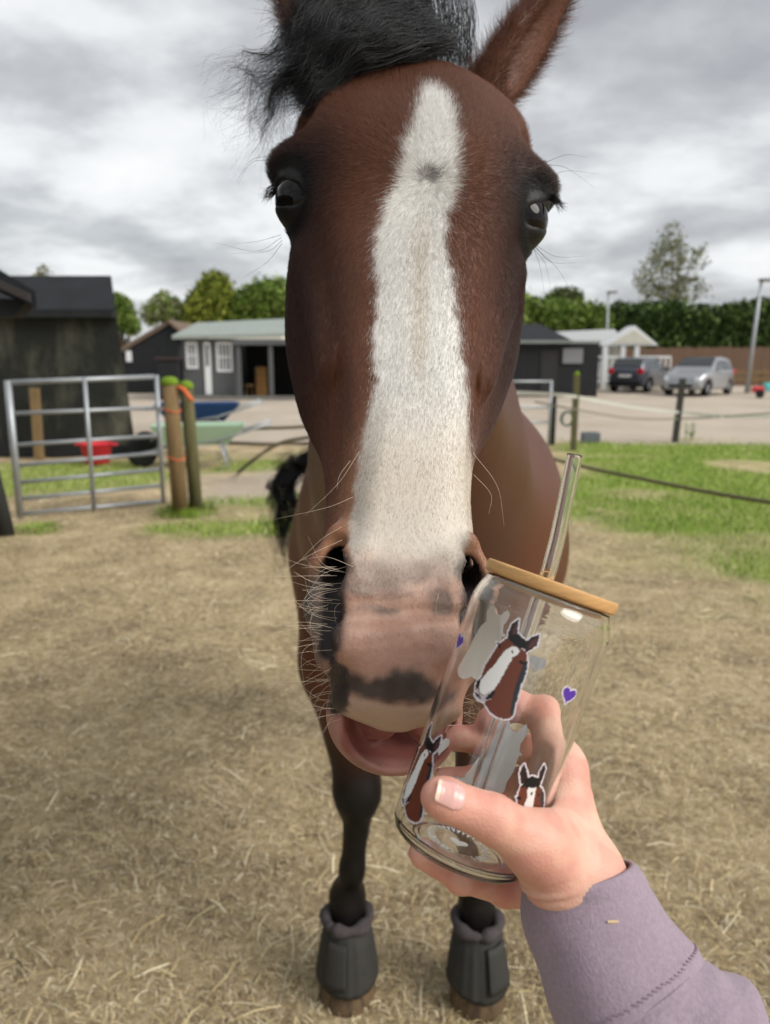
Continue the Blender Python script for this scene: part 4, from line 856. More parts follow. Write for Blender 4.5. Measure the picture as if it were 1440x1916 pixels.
# --- neck, trunk and legs in world space
hx = .085
def body_sdf(P):
    x, y, z = P
    poll = W(765, 60, .80); 
    d = sd_cone(P, (poll[0], poll[1] + .10, poll[2] - .16), (.05, 1.22, 1.34), .095, .150)
    d = smin(d, sd_cone(P, (.03, .92, 1.40), (.07, 1.38, 1.14), .11, .20), .10)
    d = smin(d, sd_cone(P, (poll[0], poll[1] + .10, poll[2] - .13), (hx, 1.75, 1.36), .07, .10), .10)
    d = smin(d, sd_ell(P, (hx + .012, 1.60, 1.14), (.272, .36, .27)), .12)        # shoulders and chest
    d = smin(d, sd_ell(P, (hx + .01, 2.12, 1.10), (.30, .66, .33)), .12)         # barrel
    d = smin(d, sd_ell(P, (hx + .01, 2.72, 1.14), (.30, .36, .29)), .12)           # quarters
    d = smin(d, sd_cone(P, (hx, 1.62, 1.33), (hx, 2.0, 1.32), .07, .08), .15)      # withers
    for s, kx, fx, fy, dy in ((-1, -.062, -.088, 1.59, .09), (1, .185, .214, 1.575, .075)):
        sh = (hx + s * .165, 1.50 + dy, 1.02); el = (.042 + s * .135, 1.49 + dy, .80)
        d = smin(d, sd_cone(P, sh, el, .115, .088), .10)
        d = smin(d, sd_cone(P, el, (kx, 1.475 + dy, .53), .084, .050), .05)
        d = smin(d, sd_ell(P, (kx, 1.465 + dy, .50), (.056, .053, .062)), .025)      # knee
        d = smin(d, sd_cone(P, (kx, 1.475 + dy, .45), ((kx + fx) / 2, 1.48 + dy, .30), .034, .029), .025)
        d = smin(d, sd_cone(P, ((kx + fx) / 2, 1.48 + dy, .30), (fx, fy + .012, .225), .028, .034), .025)
        d = smin(d, sd_ell(P, (fx, fy + .014, .205), (.041, .048, .040)), .03)      # fetlock
        d = smin(d, sd_cone(P, (fx, fy + .005, .19), (fx, fy - .03, .095), .036, .040), .03)
    for s in (-1, 1):                                                              # hind legs
        d = smin(d, sd_cone(P, (hx + s * .15, 2.70, 1.05), (hx + s * .17, 2.55, .78), .15, .10), .08)
        d = smin(d, sd_cone(P, (hx + s * .17, 2.55, .78), (hx + s * .16, 2.86, .54), .095, .050), .05)
        d = smin(d, sd_cone(P, (hx + s * .16, 2.86, .54), (hx + s * .15, 2.84, .24), .042, .034), .03)
        d = smin(d, sd_cone(P, (hx + s * .15, 2.84, .24), (hx + s * .15, 2.77, .09), .038, .042), .03)
        d = smin(d, sd_cone(P, (hx + s * .15, 2.77, .10), (hx + s * .15, 2.75, .0), .048, .062), .02)
    return d
bv, bF = surface_nets(body_sdf, (-.36, .62, .0), (.54, 3.14, 1.78), .0135, 3)
# --- coat colours (pigment, plus shade painted in at cheeks and nostrils)
BAY = np.array(S(120, 77, 57)) * .80; BAYD = np.array(S(70, 42, 35)) * .62; BLACK = np.array(S(24, 21, 20)); WHITE = np.array(S(230, 228, 223)); PINK = np.array(S(178, 146, 130)); GREY = np.array(S(104, 98, 92)); TAN = np.array(S(146, 104, 78)); CREAM = np.array(S(184, 162, 144)); LIPP = np.array(S(170, 124, 114))
def coat(v, n):
    px, py, _ = pix(v); x, tt, nn = W2H(v); ax = np.abs(x); k = len(v)
    nz = vnoise(v, 90, 3) - .5; nz2 = vnoise(v, 260, 4) - .5; big = vnoise(v, 22, 6)
    c = BAY * (.85 + .3 * big)[:, None]
    # shade of the cheeks painted in with darker bay
    def mixc(c, col, w): w = np.clip(w, 0, 1)[:, None]; return c * (1 - w) + col * w
    c = mixc(c, BAYD, .9 * sst(.045, .085, ax) * sst(.30, .1, tt) * sst(-.10, -.02, tt))
    blaze = [(790,152),(820,162),(846,190),(858,238),(863,300),(860,352),(850,400),(838,440),(854,500),(862,560),(864,640),(870,720),(880,800),(890,900),(893,985),(884,1060),(862,1100),(760,1130),(660,1080),(644,1035),(648,985),(660,925),(672,850),(684,785),(699,705),(697,640),(693,560),(697,500),(704,430),(716,382),(741,340),(752,282),(766,240),(779,190)]
    front = sst(-.1, .25, n @ EN)
    d = pdist(px, py, blaze); d = d + 5 + nz * 9 + nz2 * 10 + (vnoise(v, 34, 31) - .5) * 16
    wb = sst(8, -8, d) * front
    wc = WHITE * (.80 + .20 * vnoise(v, 26, 9))[:, None]; wc = mixc(wc, np.array(S(200, 188, 171)), .55 * sst(26, 4, np.abs(px - 785 + .02 * (py - 600))) * sst(360, 480, py) * sst(760, 640, py) + .75 * sst(690, 900, py))
    c = mixc(c, wc, wb)
    # bluish skin showing through at the blaze's lower edges, brown fleck at the whorl
    c = mixc(c, GREY * 1.25, .55 * sst(40, 0, np.abs(d + 16)) * sst(700, 900, py) * sst(1130, 1050, py) * wb * (px < 760))
    c = mixc(c, BAYD, .75 * sst(20, 6, np.hypot((px - 803) / 1.5, py - 326) + nz2 * 8) * front)
    c = mixc(c, GREY, .8 * sst(26, 0, np.abs(px - 874) + nz * 16) * sst(985, 1030, py) * sst(1120, 1080, py) * front)
    # muzzle
    side = sst(.030, .046, ax) * sst(.255, .30, tt)
    c = mixc(c, TAN, .85 * sst(.19, .27, tt) * (1 - wb) * sst(-.06, -.02, nn))
    muz = sst(1010, 1110, py + nz * 50) * front * (tt > .24)
    c = mixc(c, PINK * (.72 + .5 * vnoise(v, 130, 21))[:, None] * (.85 + .3 * vnoise(v, 420, 22))[:, None], muz * .9); c = mixc(c, GREY * .9, .55 * muz * sst(.62, .8, vnoise(v, 60, 23)))
    c = mixc(c, PINK * [.86, .76, .70], .8 * sst(.335, .35, tt) * sst(.395, .385, tt) * sst(.5, .62, vnoise(np.stack([x * .25, tt, nn * .2], -1), 210, 8)) * front)
    c = mixc(c, PINK * [.80, .66, .60], .6 * muz * sst(1150, 1230, py))
    # grey nostril wings and the hollow's shade painted dark on the skin inside
    wing = sst(.039, .050, ax - .06 * (tt - .33)) * sst(.283, .31, tt) * sst(.42, .385, tt) * sst(-.085, -.05, nn)
    c = mixc(c, GREY * .62, wing * (.9 + nz) * sst(.315, .335, tt)); c = mixc(c, TAN, wing * sst(.335, .315, tt) * .9)
    nos = np.minimum(np.hypot(ax - .043, (tt - .326)) * .8, np.hypot(ax - .0425, np.maximum(0, np.abs(tt - .350) - .024)) * 1.2)
    c = mixc(c, np.array(S(34, 28, 28)), sst(.0115, .006, nos) * sst(.02, -.004, nn))
    sg0, sg1 = np.array([.0425, .327, -.010]), np.array([.030, .285, -.060]); sge = sg1 - sg0; hh3 = np.stack([ax, tt, nn], -1) - sg0; st_ = np.clip(hh3 @ sge / (sge @ sge), 0, 1); sd3 = np.linalg.norm(hh3 - st_[:, None] * sge, axis=1); c = mixc(c, np.array(S(30, 24, 24)), sst(.0145, .0125, sd3) * (st_ > .12) * (nn < -.016))
    patch = [(640,1258),(665,1262),(690,1274),(715,1268),(735,1254),(770,1252),(792,1262),(818,1284),(838,1288),(836,1305),(800,1312),(765,1318),(725,1314),(690,1306),(655,1296),(638,1280)]
    c = mixc(c, np.array(S(56, 51, 48)) * (.6 + .8 * vnoise(v, 150, 12))[:, None], sst(14, -9, pdist(px, py, patch) + nz2 * 9 + nz * 8) * front * .93)
    up = sst(.400, .408, tt) * (nn > -.052); c = mixc(c, CREAM, .8 * up * sst(0, 10, pdist(px, py, patch)) * sst(1296, 1308, py))
    # lower lip: pink outside left, pink flesh inside, black patch at the corner
    low = sst(-.046, -.052, nn) * sst(.368, .376, tt)
    c = mixc(c, LIPP * .85 * (.75 + .5 * vnoise(v, 90, 25))[:, None], low); ins = low * sst(.038, .034, np.abs(x - .004)) * sst(.436, .430, tt) * sst(-.15, .15, n @ EN - .35); c = mixc(c, LIPP * [.62, .42, .42], ins * .9)
    crn = [(612,1215),(648,1250),(655,1300),(650,1332),(628,1338),(612,1330)]
    c = mixc(c, np.array(S(44, 40, 40)), .95 * sst(6, -5, pdist(px, py, crn) + nz2 * 10) * (tt > .33))
    # dark skin round the eyes
    ed = np.sqrt((ax - EYE[0])**2 + (tt - EYE[1])**2 + (nn - EYE[2])**2)
    c = mixc(c, BAYD, .6 * sst(.065, .042, ed))
    c = mixc(c, BLACK * .75, sst(.047, .034, ed + nz * .008) )
    # chin, jaw underside
    return c
def coat_body(v):
    nz = vnoise(v, 12, 5) - .5; c = np.repeat((np.array(S(118, 70, 48)) * .66)[None], len(v), 0) * (.9 + .3 * (vnoise(v, 5, 2) - .5))[:, None]
    wl = sst(.74, .50, v[:, 2] + nz * .08)[:, None] * (v[:, 1] < 3)[:, None]; c = c * (1 - wl) + BLACK * .8 * wl
    w2 = (sst(1.42, 1.1, v[:, 1]) * sst(.95, 1.2, v[:, 2]))[:, None] * .4; c = c * (1 - w2) + BAYD * w2
    return c
hc = coat(hw_, hn)
ev = np.vstack([eR[0], eL[0]]); eF = np.vstack([eR[1], eL[1] + len(eR[0])])
ec = np.repeat((BAY * .95)[None], len(ev), 0) * (.8 + .3 * vnoise(ev, 30, 2))[:, None]
bc = coat_body(bv)
V = np.vstack([hw_, ev, bv]); FF = np.vstack([hF, eF + len(hw_), bF + len(hw_) + len(ev)]); CC = np.vstack([hc, ec, bc])
coat_m = mat('horse_coat', (.1, .05, .03), rough=.46, spec=.26, attr='col', bump=.3, bscale=260)
npmesh('body', V, FF, coat_m, horse, True, CC)
# --- eyes
eye_m = mat('horse_eye', S(16, 12, 10), rough=.08, spec=.22)
for s in (-1, 1):
    c0 = H2W(np.array(s * EYE[0]), np.array(EYE[1]), np.array(EYE[2])); vv, ff = [], []
    nu, nv = 24, 32
    for i in range(nu + 1):
        for j in range(nv): th, ph = np.pi * i / nu, 2 * np.pi * j / nv; vv.append(c0 + EYER * (math.sin(th) * math.cos(ph) * ET + math.sin(th) * math.sin(ph) * EN + math.cos(th) * EX))
    ff = [[i*nv+j, i*nv+(j+1)%nv, (i+1)*nv+(j+1)%nv, (i+1)*nv+j] for i in range(nu) for j in range(nv)]
    ey = MB().add(vv, ff).build('eye', eye_m, horse, True)
# --- fur on the face
fn_ = np.linalg.norm(np.cross(hw_[hF[:, 2]] - hw_[hF[:, 0]], hw_[hF[:, 3]] - hw_[hF[:, 1]]), axis=1) * .5
fc = hw_[hF].mean(1); x_, t__, n__ = W2H(fc); fnm = hn[hF].mean(1); view = CAM - fc; view /= np.linalg.norm(view, axis=1)[:, None]
vis = ((fnm * view).sum(1) > -.25) & (n__ > -.15) & (t__ > -.245)
inner = (t__ > .37) & (n__ < -.045); ed_ = np.sqrt((np.abs(x_) - EYE[0])**2 + (t__ - EYE[1])**2 + (n__ - EYE[2])**2)
wgt = fn_ * vis * ~inner * (ed_ > .030); NF = 340000
pk = rng.choice(len(hF), NF, p=wgt / wgt.sum()); uv = rng.random((NF, 2))
q = hw_[hF[pk]]; root = (q[:, 0] * (1 - uv[:, :1]) * (1 - uv[:, 1:]) + q[:, 1] * uv[:, :1] * (1 - uv[:, 1:]) + q[:, 2] * uv[:, :1] * uv[:, 1:] + q[:, 3] * (1 - uv[:, :1]) * uv[:, 1:])
nr = hn[hF[pk]].mean(1); nr /= np.linalg.norm(nr, axis=1)[:, None]
hxx, htt, hnn = W2H(root)
wx, wt = .004, .002
rx, rt = hxx - wx, htt - wt; rr = np.hypot(rx, rt) + 1e-6
dirh = np.stack([rx / rr * (.9 * sst(.16, .03, rr) + .22), rt / rr + .9 * sst(.05, .2, htt)], -1)
dirh[:, 0] += .35 * np.sign(hxx) * sst(.02, .08, np.abs(hxx)) ; dirh += rng.normal(0, .15, (NF, 2)) + (np.stack([vnoise(root, 40, 1), vnoise(root, 40, 2)], -1) - .5) * .35
D = dirh[:, :1] * EX + dirh[:, 1:] * ET; D -= nr * (D * nr).sum(1)[:, None]; D /= np.linalg.norm(D, axis=1)[:, None] + 1e-9
ln = np.interp(htt, [-.2, -.08, .05, .2, .3, .36, .42], [.0080, .0075, .0056, .0042, .0030, .0022, .0016]) * rng.uniform(.6, 1.25, NF)
lift = np.interp(htt, [-.2, 0, .1, .3, .4], [.42, .5, .34, .28, .35]) * rng.uniform(.6, 1.4, NF)
lift = lift + .5 * sst(.03, .0, rr)
p0 = root - nr * .0005; p1 = p0 + (D * .45 + nr * lift[:, None] * .5) * ln[:, None]; p2 = p0 + (D * 1.0 + nr * lift[:, None] * .72) * ln[:, None]
fcol = coat(root + EX * rng.normal(0, .0028, (NF, 1)) + ET * rng.normal(0, .0028, (NF, 1)), nr); lum = rng.normal(1, .16, NF)[:, None]; light = (rng.random(NF) < .05)[:, None]
fcol = np.clip(fcol * np.where(light, 1.6, lum), .004, .9)
fur_m = bpy.data.materials.new('horse_fur'); fur_m.use_nodes = True; ft_ = fur_m.node_tree; fb = ft_.nodes['Principled BSDF']; fb.inputs['Roughness'].default_value = .42; fb.inputs['Specular IOR Level'].default_value = .32
fa = ft_.nodes.new('ShaderNodeAttribute'); fa.attribute_name = 'col'; ft_.links.new(fa.outputs['Color'], fb.inputs['Base Color'])
fu = hair('coat_fur', np.stack([p0, p1, p2], 1), rng.uniform(.00006, .00012, NF), fur_m, horse, fcol); fu['kind'] = 'stuff'
# fuzz on the ears
EN_ = len(ev); en_ = np.zeros_like(ev); fnE = np.cross(ev[eF[:, 2]] - ev[eF[:, 0]], ev[eF[:, 3]] - ev[eF[:, 1]])
for k in range(4): np.add.at(en_, eF[:, k], fnE)
en_ /= np.linalg.norm(en_, axis=1)[:, None] + 1e-9
NE = 42000; ii_ = rng.choice(EN_, NE); rt_ = ev[ii_] + rng.normal(0, .0012, (NE, 3)); en2 = en_[ii_]
cen = np.where((ii_ < len(eR[0]))[:, None], eR[0].mean(0), eL[0].mean(0)); outw = rt_ - cen; sgn = np.sign((en2 * outw).sum(1))[:, None]; sgn[sgn == 0] = 1
axE = np.where((ii_ < len(eR[0]))[:, None], (W(1088, -85, .765) - W(900, 190, .752)), (W(495, -120, .77) - W(630, 170, .752))); axE = axE / np.linalg.norm(axE, axis=1)[:, None]
edge = sst(.2, .9, np.abs((en2 @ EX)))[:, None]
dE = axE * .6 + en2 * sgn * (.35 + .75 * edge) + rng.normal(0, .22, (NE, 3)); dE /= np.linalg.norm(dE, axis=1)[:, None]
lE = rng.uniform(.005, .011, NE)[:, None] * (1 + .9 * edge * (rng.random((NE, 1)) < .3))
hair('ear_fuzz', np.stack([rt_, rt_ + dE * lE * .5, rt_ + dE * lE + axE * lE * .2], 1), np.full(NE, .00012), fur_m, horse, np.clip(BAY * rng.uniform(.6, 1.3, NE)[:, None], 0, 1))['kind'] = 'stuff'
# --- forelock, wind blown to one side
blk_m = mat('black_hair', S(15, 15, 17), rough=.38, spec=.38)
def strands(n, R0, C1, C2, E, jit, k=14):
    """roots/controls/ends: functions u-> (px,py,depth) arrays"""
    u = rng.random(n); a = [np.stack([np.interp(u, np.linspace(0, 1, len(T)), [q[i] for q in T]) for i in range(3)], -1) for T in (R0, C1, C2, E)]
    ctl = np.stack([np.stack([W(*(q + rng.normal(0, j_, 3) * [1, 1, .0006])) for q in A]) for A, j_ in zip(a, jit)], 1); return bez(ctl, k)
s1 = strands(7500, [(838,80,.715),(790,48,.74),(760,10,.76),(700,-30,.78)], [(765,92,.668),(725,30,.68),(680,-10,.70),(640,-60,.73)], [(690,85,.655),(645,75,.665),(600,60,.68),(590,0,.70)], [(585,185,.690),(570,170,.69),(560,120,.69),(545,50,.71)], (12, 24, 28, 24))
s2 = strands(3500, [(832,84,.71),(800,78,.715),(770,72,.72)], [(775,112,.680),(740,85,.68),(700,70,.68)], [(705,108,.668),(675,105,.668),(640,100,.67)], [(635,145,.678),(600,172,.685),(570,190,.69)], (7, 9, 10, 9))
s3 = strands(900, [(620,90,.70),(600,120,.70),(580,140,.70)], [(560,60,.69),(550,110,.69),(550,160,.69)], [(490,70,.70),(490,140,.70),(520,210,.69)], [(440,150,.71),(470,230,.70),(520,280,.69)], (12, 18, 22, 34))
wob = lambda s, a: s + (np.stack([vnoise(s, 45, 1), vnoise(s, 45, 2), vnoise(s, 45, 3)], -1) - .5) * a * np.linspace(0, 1, s.shape[1])[None, :, None]
fl = hair('forelock', np.vstack([wob(s1, .026), wob(s2, .020), wob(s3, .04)]), np.r_[np.full(len(s1) + len(s2), .00022), np.full(len(s3), .00010)], blk_m, horse); fl['kind'] = 'stuff'
s4 = strands(420, [(800,120,.80),(840,120,.80),(885,130,.80)], [(800,20,.81),(840,20,.81),(890,20,.81)], [(790,-20,.81),(835,-20,.81),(892,-10,.81)], [(775,-60,.82),(830,-60,.82),(880,-60,.82)], (8, 8, 9, 12))
pw = W(765, 60, .80); nm = 2600; um = rng.random(nm)[:, None]; c0m = np.array([pw[0], pw[1] + .10, pw[2] - .065]); c1m = np.array([hx, 1.70, 1.445]); rm_ = c0m + (c1m - c0m) * um + np.stack([rng.normal(0, .012, nm), np.zeros(nm), rng.normal(-.012, .006, nm)], -1)
lm = (.6 + .5 * rng.random(nm))[:, None]; sm_ = bez(np.stack([rm_, rm_ + np.array([-.045, -.01, .03]) * lm, rm_ + np.array([-.10, -.01, -.06]) * lm, rm_ + np.array([-.11, -.02, -.19]) * lm + rng.normal(0, .012, (nm, 3))], 1), 14)
s4b = strands(1500, [(740,105,.80),(800,110,.80)], [(740,20,.82),(800,10,.84)], [(730,-30,.86),(800,-30,.86)], [(700,-60,.88),(790,-80,.88)], (14, 14, 14, 14))
hair('mane', np.vstack([wob(s4, .01), wob(s4b, .02), wob(sm_, .03)]), np.r_[np.full(len(s4) + len(s4b), .00018), np.full(nm, .0005)], blk_m, horse)['kind'] = 'stuff'
# tail swung out to the side
tb = W(640, 840, 2.95); n = 900; u = rng.random(n)[:, None]
e0 = np.stack([W(px, py, 3.0) for px, py in zip(rng.normal(600, 12, n), rng.normal(875, 10, n))]); e1 = np.stack([W(px, py, 3.0) for px, py in zip(rng.normal(545, 16, n), rng.normal(835, 14, n))]); e2 = np.stack([W(px, py, 3.0) for px, py in zip(rng.normal(500, 20, n), rng.normal(900, 22, n))])
e3 = np.stack([W(px, py, 3.0) for px, py in zip(rng.normal(548, 18, n), rng.normal(990, 45, n))]); tl = bez(np.stack([np.repeat(tb[None], n, 0) + rng.normal(0, .02, (n, 3)), e0, e1, e2, e3], 1), 16)
hair('tail', wob(tl, .10), np.full(n, .0009), blk_m, horse)['kind'] = 'stuff'
# --- whiskers and lashes
wh_m = mat('whisker', S(222, 206, 184), rough=.4, spec=.4); wd_m = mat('dark_whisker', S(40, 36, 34), rough=.4, spec=.4)
def lineset(L_, d0, d1, k=12):
    out = []
    for pts in L_:
        m_ = len(pts); out.append(spline([W(x, y, d0 + (d1 - d0) * i / (m_ - 1)) for i, (x, y) in enumerate(pts)], k))
    return np.array(out)
def onhead(px, py):                      # nearest face point seen at a pixel
    return None
WL_ = [[(672,845),(632,905),(570,965)],[(660,930),(610,950),(512,972)],[(722,943),(690,968),(655,985)],[(655,862),(635,890),(630,915)],[(640,1010),(560,1050),(455,1128)],[(640,985),(600,1010),(560,1050)],[(735,1015),(690,1035),(652,1058)],[(705,1118),(672,1150),(640,1240)],[(710,1145),(670,1172),(645,1210)],[(745,1140),(738,1165),(735,1190)],[(690,1210),(640,1230),(600,1270)],[(672,1165),(620,1180),(540,1172)],[(640,1180),(580,1165),(545,1165)],[(885,848),(930,910),(943,985)],[(886,888),(918,925),(914,962)],[(640,1240),(560,1280),(480,1312)],[(640,1215),(570,1220),(500,1235)],[(660,1060),(610,1042),(560,1048)],[(760,1200),(757,1240),(752,1265)],[(700,1180),(680,1215),(690,1260)],[(820,1110),(815,1140),(822,1165)],[(860,1110),(862,1130),(850,1160)]]
wk = list(lineset(WL_, .474, .47))
for k in range(75):
    y = random.uniform(1060, 1345); x = 618 + random.uniform(-6, 40) - (10 if 1120 < y < 1250 else 0); ln_ = random.uniform(25, 110) * (1 if random.random() < .8 else 1.5); a = random.gauss(.15, .45) + (y - 1200) / 500
    wk.append(spline([W(x, y, .484), W(x - ln_ * .5 * math.cos(a * .5), y + ln_ * .5 * math.sin(a * .5), .478), W(x - ln_ * math.cos(a), y + ln_ * math.sin(a), .475)], 12))
for k in range(34):
    y = random.uniform(1300, 1390); x = random.uniform(835, 860); wk.append(spline([W(x, y, .50), W(x + random.uniform(10, 30), y + random.uniform(-8, 12), .497), W(x + random.uniform(20, 70), y + random.uniform(-20, 40), .494)], 12))
hair('muzzle_whiskers', np.array(wk), np.full(len(wk), .00011), wh_m, horse)
DK_ = [[(512,292),(470,300),(442,340)],[(512,300),(470,305),(445,345)],[(526,445),(480,470),(405,455)],[(528,450),(500,470),(430,475)],[(528,455),(500,490),(455,520)],[(525,440),(480,452),(440,456)],
       [(1018,305),(1060,290),(1100,295)],[(1018,308),(1060,315),(1112,352)],[(1028,332),(1060,320),(1120,326)],[(1000,458),(1040,480),(1092,480)],[(1000,460),(1030,490),(1080,492)],[(998,465),(1020,495),(1030,545)],[(998,465),(1010,500),(1018,550)],[(999,462),(1040,500),(1065,540)]]
hair('eye_whiskers', lineset(DK_, .655, .65), np.full(len(DK_), .00016), wd_m, horse)
la = []
for k in range(70): x, y = 1034 + random.uniform(-8, 4), 368 + random.uniform(-6, 8); la.append(spline([W(x, y, .66), W(x + 10, y + 8 + random.uniform(-4, 4), .655), W(x + random.uniform(12, 26), y + random.uniform(8, 30), .65)], 8))
for k in range(70): x, y = 512 + random.uniform(-5, 8), 354 + random.uniform(-8, 10); la.append(spline([W(x, y, .66), W(x - 9, y + 6 + random.uniform(-4, 4), .655), W(x - random.uniform(10, 24), y + random.uniform(4, 24), .65)], 8))
hair('eyelashes', np.array(la), np.full(len(la), .0002), wd_m, horse)
# --- hooves and overreach boots
hoof_m = mat('horn', S(120, 98, 72), rough=.55, var=.35, vscale=14, col2=S(70, 58, 46), stretch=(3, 3, .4)); boot_m = mat('boot_rubber', S(52, 51, 47), rough=.65, spec=.3, var=.12, vscale=30, bump=.2, bscale=200); fleece_m = mat('boot_collar', S(72, 66, 66), rough=.9, var=.25, vscale=90, bump=.6, bscale=220); print_m = mat('boot_print', S(190, 190, 184), rough=.6)
for (fx, fy), side in zip(hoof_spots, (-1, 1)):
    th = np.linspace(0, 2 * np.pi, 64, endpoint=False); HV = []
    def ringp(r, z, sq=1.0, oy=0): return np.stack([fx + r * np.cos(th), fy - .035 + oy + r * np.sin(th) * sq, np.full(64, z)], -1)
    rings = [ringp(.066, -.004, 1.08, -.012), ringp(.0665, .006, 1.08, -.012), ringp(.060, .05, 1.05, -.004), ringp(.055, .085, 1.02, .004), ringp(.045, .095, 1, .004)]
    b_ = MB(); b_.add(np.vstack(rings), [[i*64+j, i*64+(j+1)%64, (i+1)*64+(j+1)%64, (i+1)*64+j] for i in range(4) for j in range(64)] + [list(range(64))[::-1], list(range(256, 320))])
    hf = b_.build('hoof', hoof_m, horse, True)
    # boot: flared rubber bell with ribs on the front
    def bell(u, off=0):                     # u 0 top .. 1 hem
        z = .165 - .115 * u; r = np.interp(u, [0, .25, .7, 1], [.050, .060, .069, .0735]) + off
        rib = .0016 * np.sin(th * 46) * np.clip(1.25 - np.abs(th - 1.5 * np.pi - side * -.25) / .75, 0, 1) * min(1, u * 4) * (1 if off >= 0 else 0)
        oy = np.interp(u, [0, 1], [.022, -.006]); hem = .008 * np.sin(th * 2 + 1) * u
        return np.stack([fx + (r + rib) * np.cos(th), fy - .035 + oy + (r + rib) * np.sin(th) * 1.05, z + hem], -1)
    us = np.linspace(0, 1, 14); rings = [bell(u) for u in us] + [bell(u, -.004) for u in us[::-1]]; nr_ = len(rings)
    bt = MB().add(np.vstack(rings), [[i*64+j, i*64+(j+1)%64, ((i+1)%nr_)*64+(j+1)%64, ((i+1)%nr_)*64+j] for i in range(nr_) for j in range(64)]).build('overreach_boot', boot_m, horse, True)
    c0 = np.array([fx, fy - .035 + .024, .172]); tor = []
    for j in range(64):
        lump = .003 * math.sin(th[j] * 5 + side) - .006 * math.exp(-((th[j] - 4.4 - side * .35) / .09) ** 2)
        for k in range(14):
            a = 2 * np.pi * k / 14; r = .0135 + lump; tor.append(c0 + np.array([(.050 + r * math.cos(a)) * math.cos(th[j]), (.050 + r * math.cos(a)) * 1.05 * math.sin(th[j]), r * math.sin(a)]))
    MB().add(tor, [[j*14+k, j*14+(k+1)%14, ((j+1)%64)*14+(k+1)%14, ((j+1)%64)*14+k] for j in range(64) for k in range(14)]).build('collar', fleece_m, bt, True)
    # strap flap that wraps over the outer front
    a0_, a1_ = (4.05, 4.72) if side < 0 else (4.95, 5.75); ta = np.linspace(a0_, a1_, 14); fl_ = []
    for u in np.linspace(.12, .88, 8):
        for q in ta:
            r = np.interp(u, [0, .25, .7, 1], [.050, .060, .069, .0735]) + .0045; oy = np.interp(u, [0, 1], [.022, -.006]); fl_.append((fx + r * math.cos(q), fy - .035 + oy + r * math.sin(q) * 1.05, .165 - .115 * u))
    o_ = MB().add(fl_, [[i*14+j, i*14+j+1, (i+1)*14+j+1, (i+1)*14+j] for i in range(7) for j in range(13)]).build('strap', boot_m, bt, True); md = o_.modifiers.new('thickness', 'SOLIDIFY'); md.thickness = .004
    aq = a0_ + .12 if side < 0 else a1_ - .12
    pr = MB()
    for k, u in enumerate(np.linspace(.22, .52, 6)):
        r = np.interp(u, [0, .25, .7, 1], [.050, .060, .069, .0735]) + .0072; oy = np.interp(u, [0, 1], [.022, -.006])
        pts = [(fx + r * math.cos(aq + q), fy - .035 + oy + r * math.sin(aq + q) * 1.05, .165 - .115 * (u + du)) for q, du in ((-.035, 0), (.035, 0), (.035 - .03 * (k % 2), .035), (-.035, .035))]; pr.add(pts, [[0, 1, 2, 3]])
    pq = pr.build('boot_lettering', print_m, bt); pq['kind'] = 'stuff'
# ================================================================== glass cup
LC = np.array([.0875, -.0344, .400]); BC = np.array([.0369, -.1751, .399])     # lid centre and base centre, (right, up, forward)
Lc, Bc = C2W(LC), C2W(BC); AX = (Lc - Bc); CH = np.linalg.norm(AX); AX /= CH
TOC = CAM - (Lc + Bc) / 2; TOC -= AX * (TOC @ AX); TOC /= np.linalg.norm(TOC); SDV = np.cross(AX, TOC)     # side vector
if SDV @ RT < 0: SDV = -SDV
CR = np.stack([TOC, SDV, AX], 1)      # local (toward camera, right, up the cup) -> world
if np.linalg.det(CR) < 0: pass
RC = .0367
cup = thing('glass_cup', 'clear glass can shaped cup with horse head stickers, bamboo lid and glass straw', 'cup', tuple(Bc))
glass_m = glass('clear_glass', (1, 1, 1), 1.46); straw_g = glass('straw_glass', (.985, .99, .99), 1.47)
outer = [(0, .0008), (.0200, .0008), (.0240, .0003), (.0290, .0004), (.0325, .0014), (.0350, .0036), (.0362, .0070), (RC, .0120), (RC, .060), (RC, .100), (RC, CH - .0245), (.0362, CH - .0190), (.0350, CH - .0145), (.0337, CH - .0115), (.0331, CH - .0095)]
inner = [(.0306, CH - .0095), (.0313, CH - .0125), (.0328, CH - .0160), (.0340, CH - .0205), (.0345, CH - .0260), (.0345, .100), (.0345, .060), (.0345, .0125), (.0341, .0082), (.0330, .0054), (.0305, .0040), (.0240, .0037), (.0100, .0036), (0, .0036)]
def smooth_prof(p, k): return spline(np.array(p), k)
prof = np.vstack([smooth_prof(outer, 70), [(.0326, CH - .0084), (.0312, CH - .0084)], smooth_prof(inner, 60)])
def lathe_obj(name, pr, m, parent, seg=128):
    th = np.linspace(0, 2 * np.pi, seg, endpoint=False); n = len(pr); v = np.stack([pr[:, 0:1] * np.cos(th), pr[:, 0:1] * np.sin(th), np.repeat(pr[:, 1:2], seg, 1)], -1).reshape(-1, 3)
    v = v @ CR.T + Bc; ii, jj = np.meshgrid(np.arange(n - 1), np.arange(seg), indexing='ij'); a, b_ = (ii * seg + jj).ravel(), (ii * seg + (jj + 1) % seg).ravel()
    f = np.stack([a, b_, b_ + seg, a + seg], 1)
    if np.linalg.det(CR) < 0: f = f[:, ::-1]
    o = npmesh(name, v, f, m, parent, True)
    bm = bmesh.new(); bm.from_mesh(o.data); bmesh.ops.remove_doubles(bm, verts=bm.verts, dist=1e-6); bmesh.ops.recalc_face_normals(bm, faces=bm.faces)
    for q in bm.faces: q.smooth = True
    bm.to_mesh(o.data); bm.free(); return o
lathe_obj('glass_body', prof, glass_m, cup)
bam = mat('bamboo', S(202, 158, 104), rough=.55, spec=.3, var=.22, vscale=60, stretch=(1, 1, 7), bump=.15, bscale=200)
hl = CH - .0080
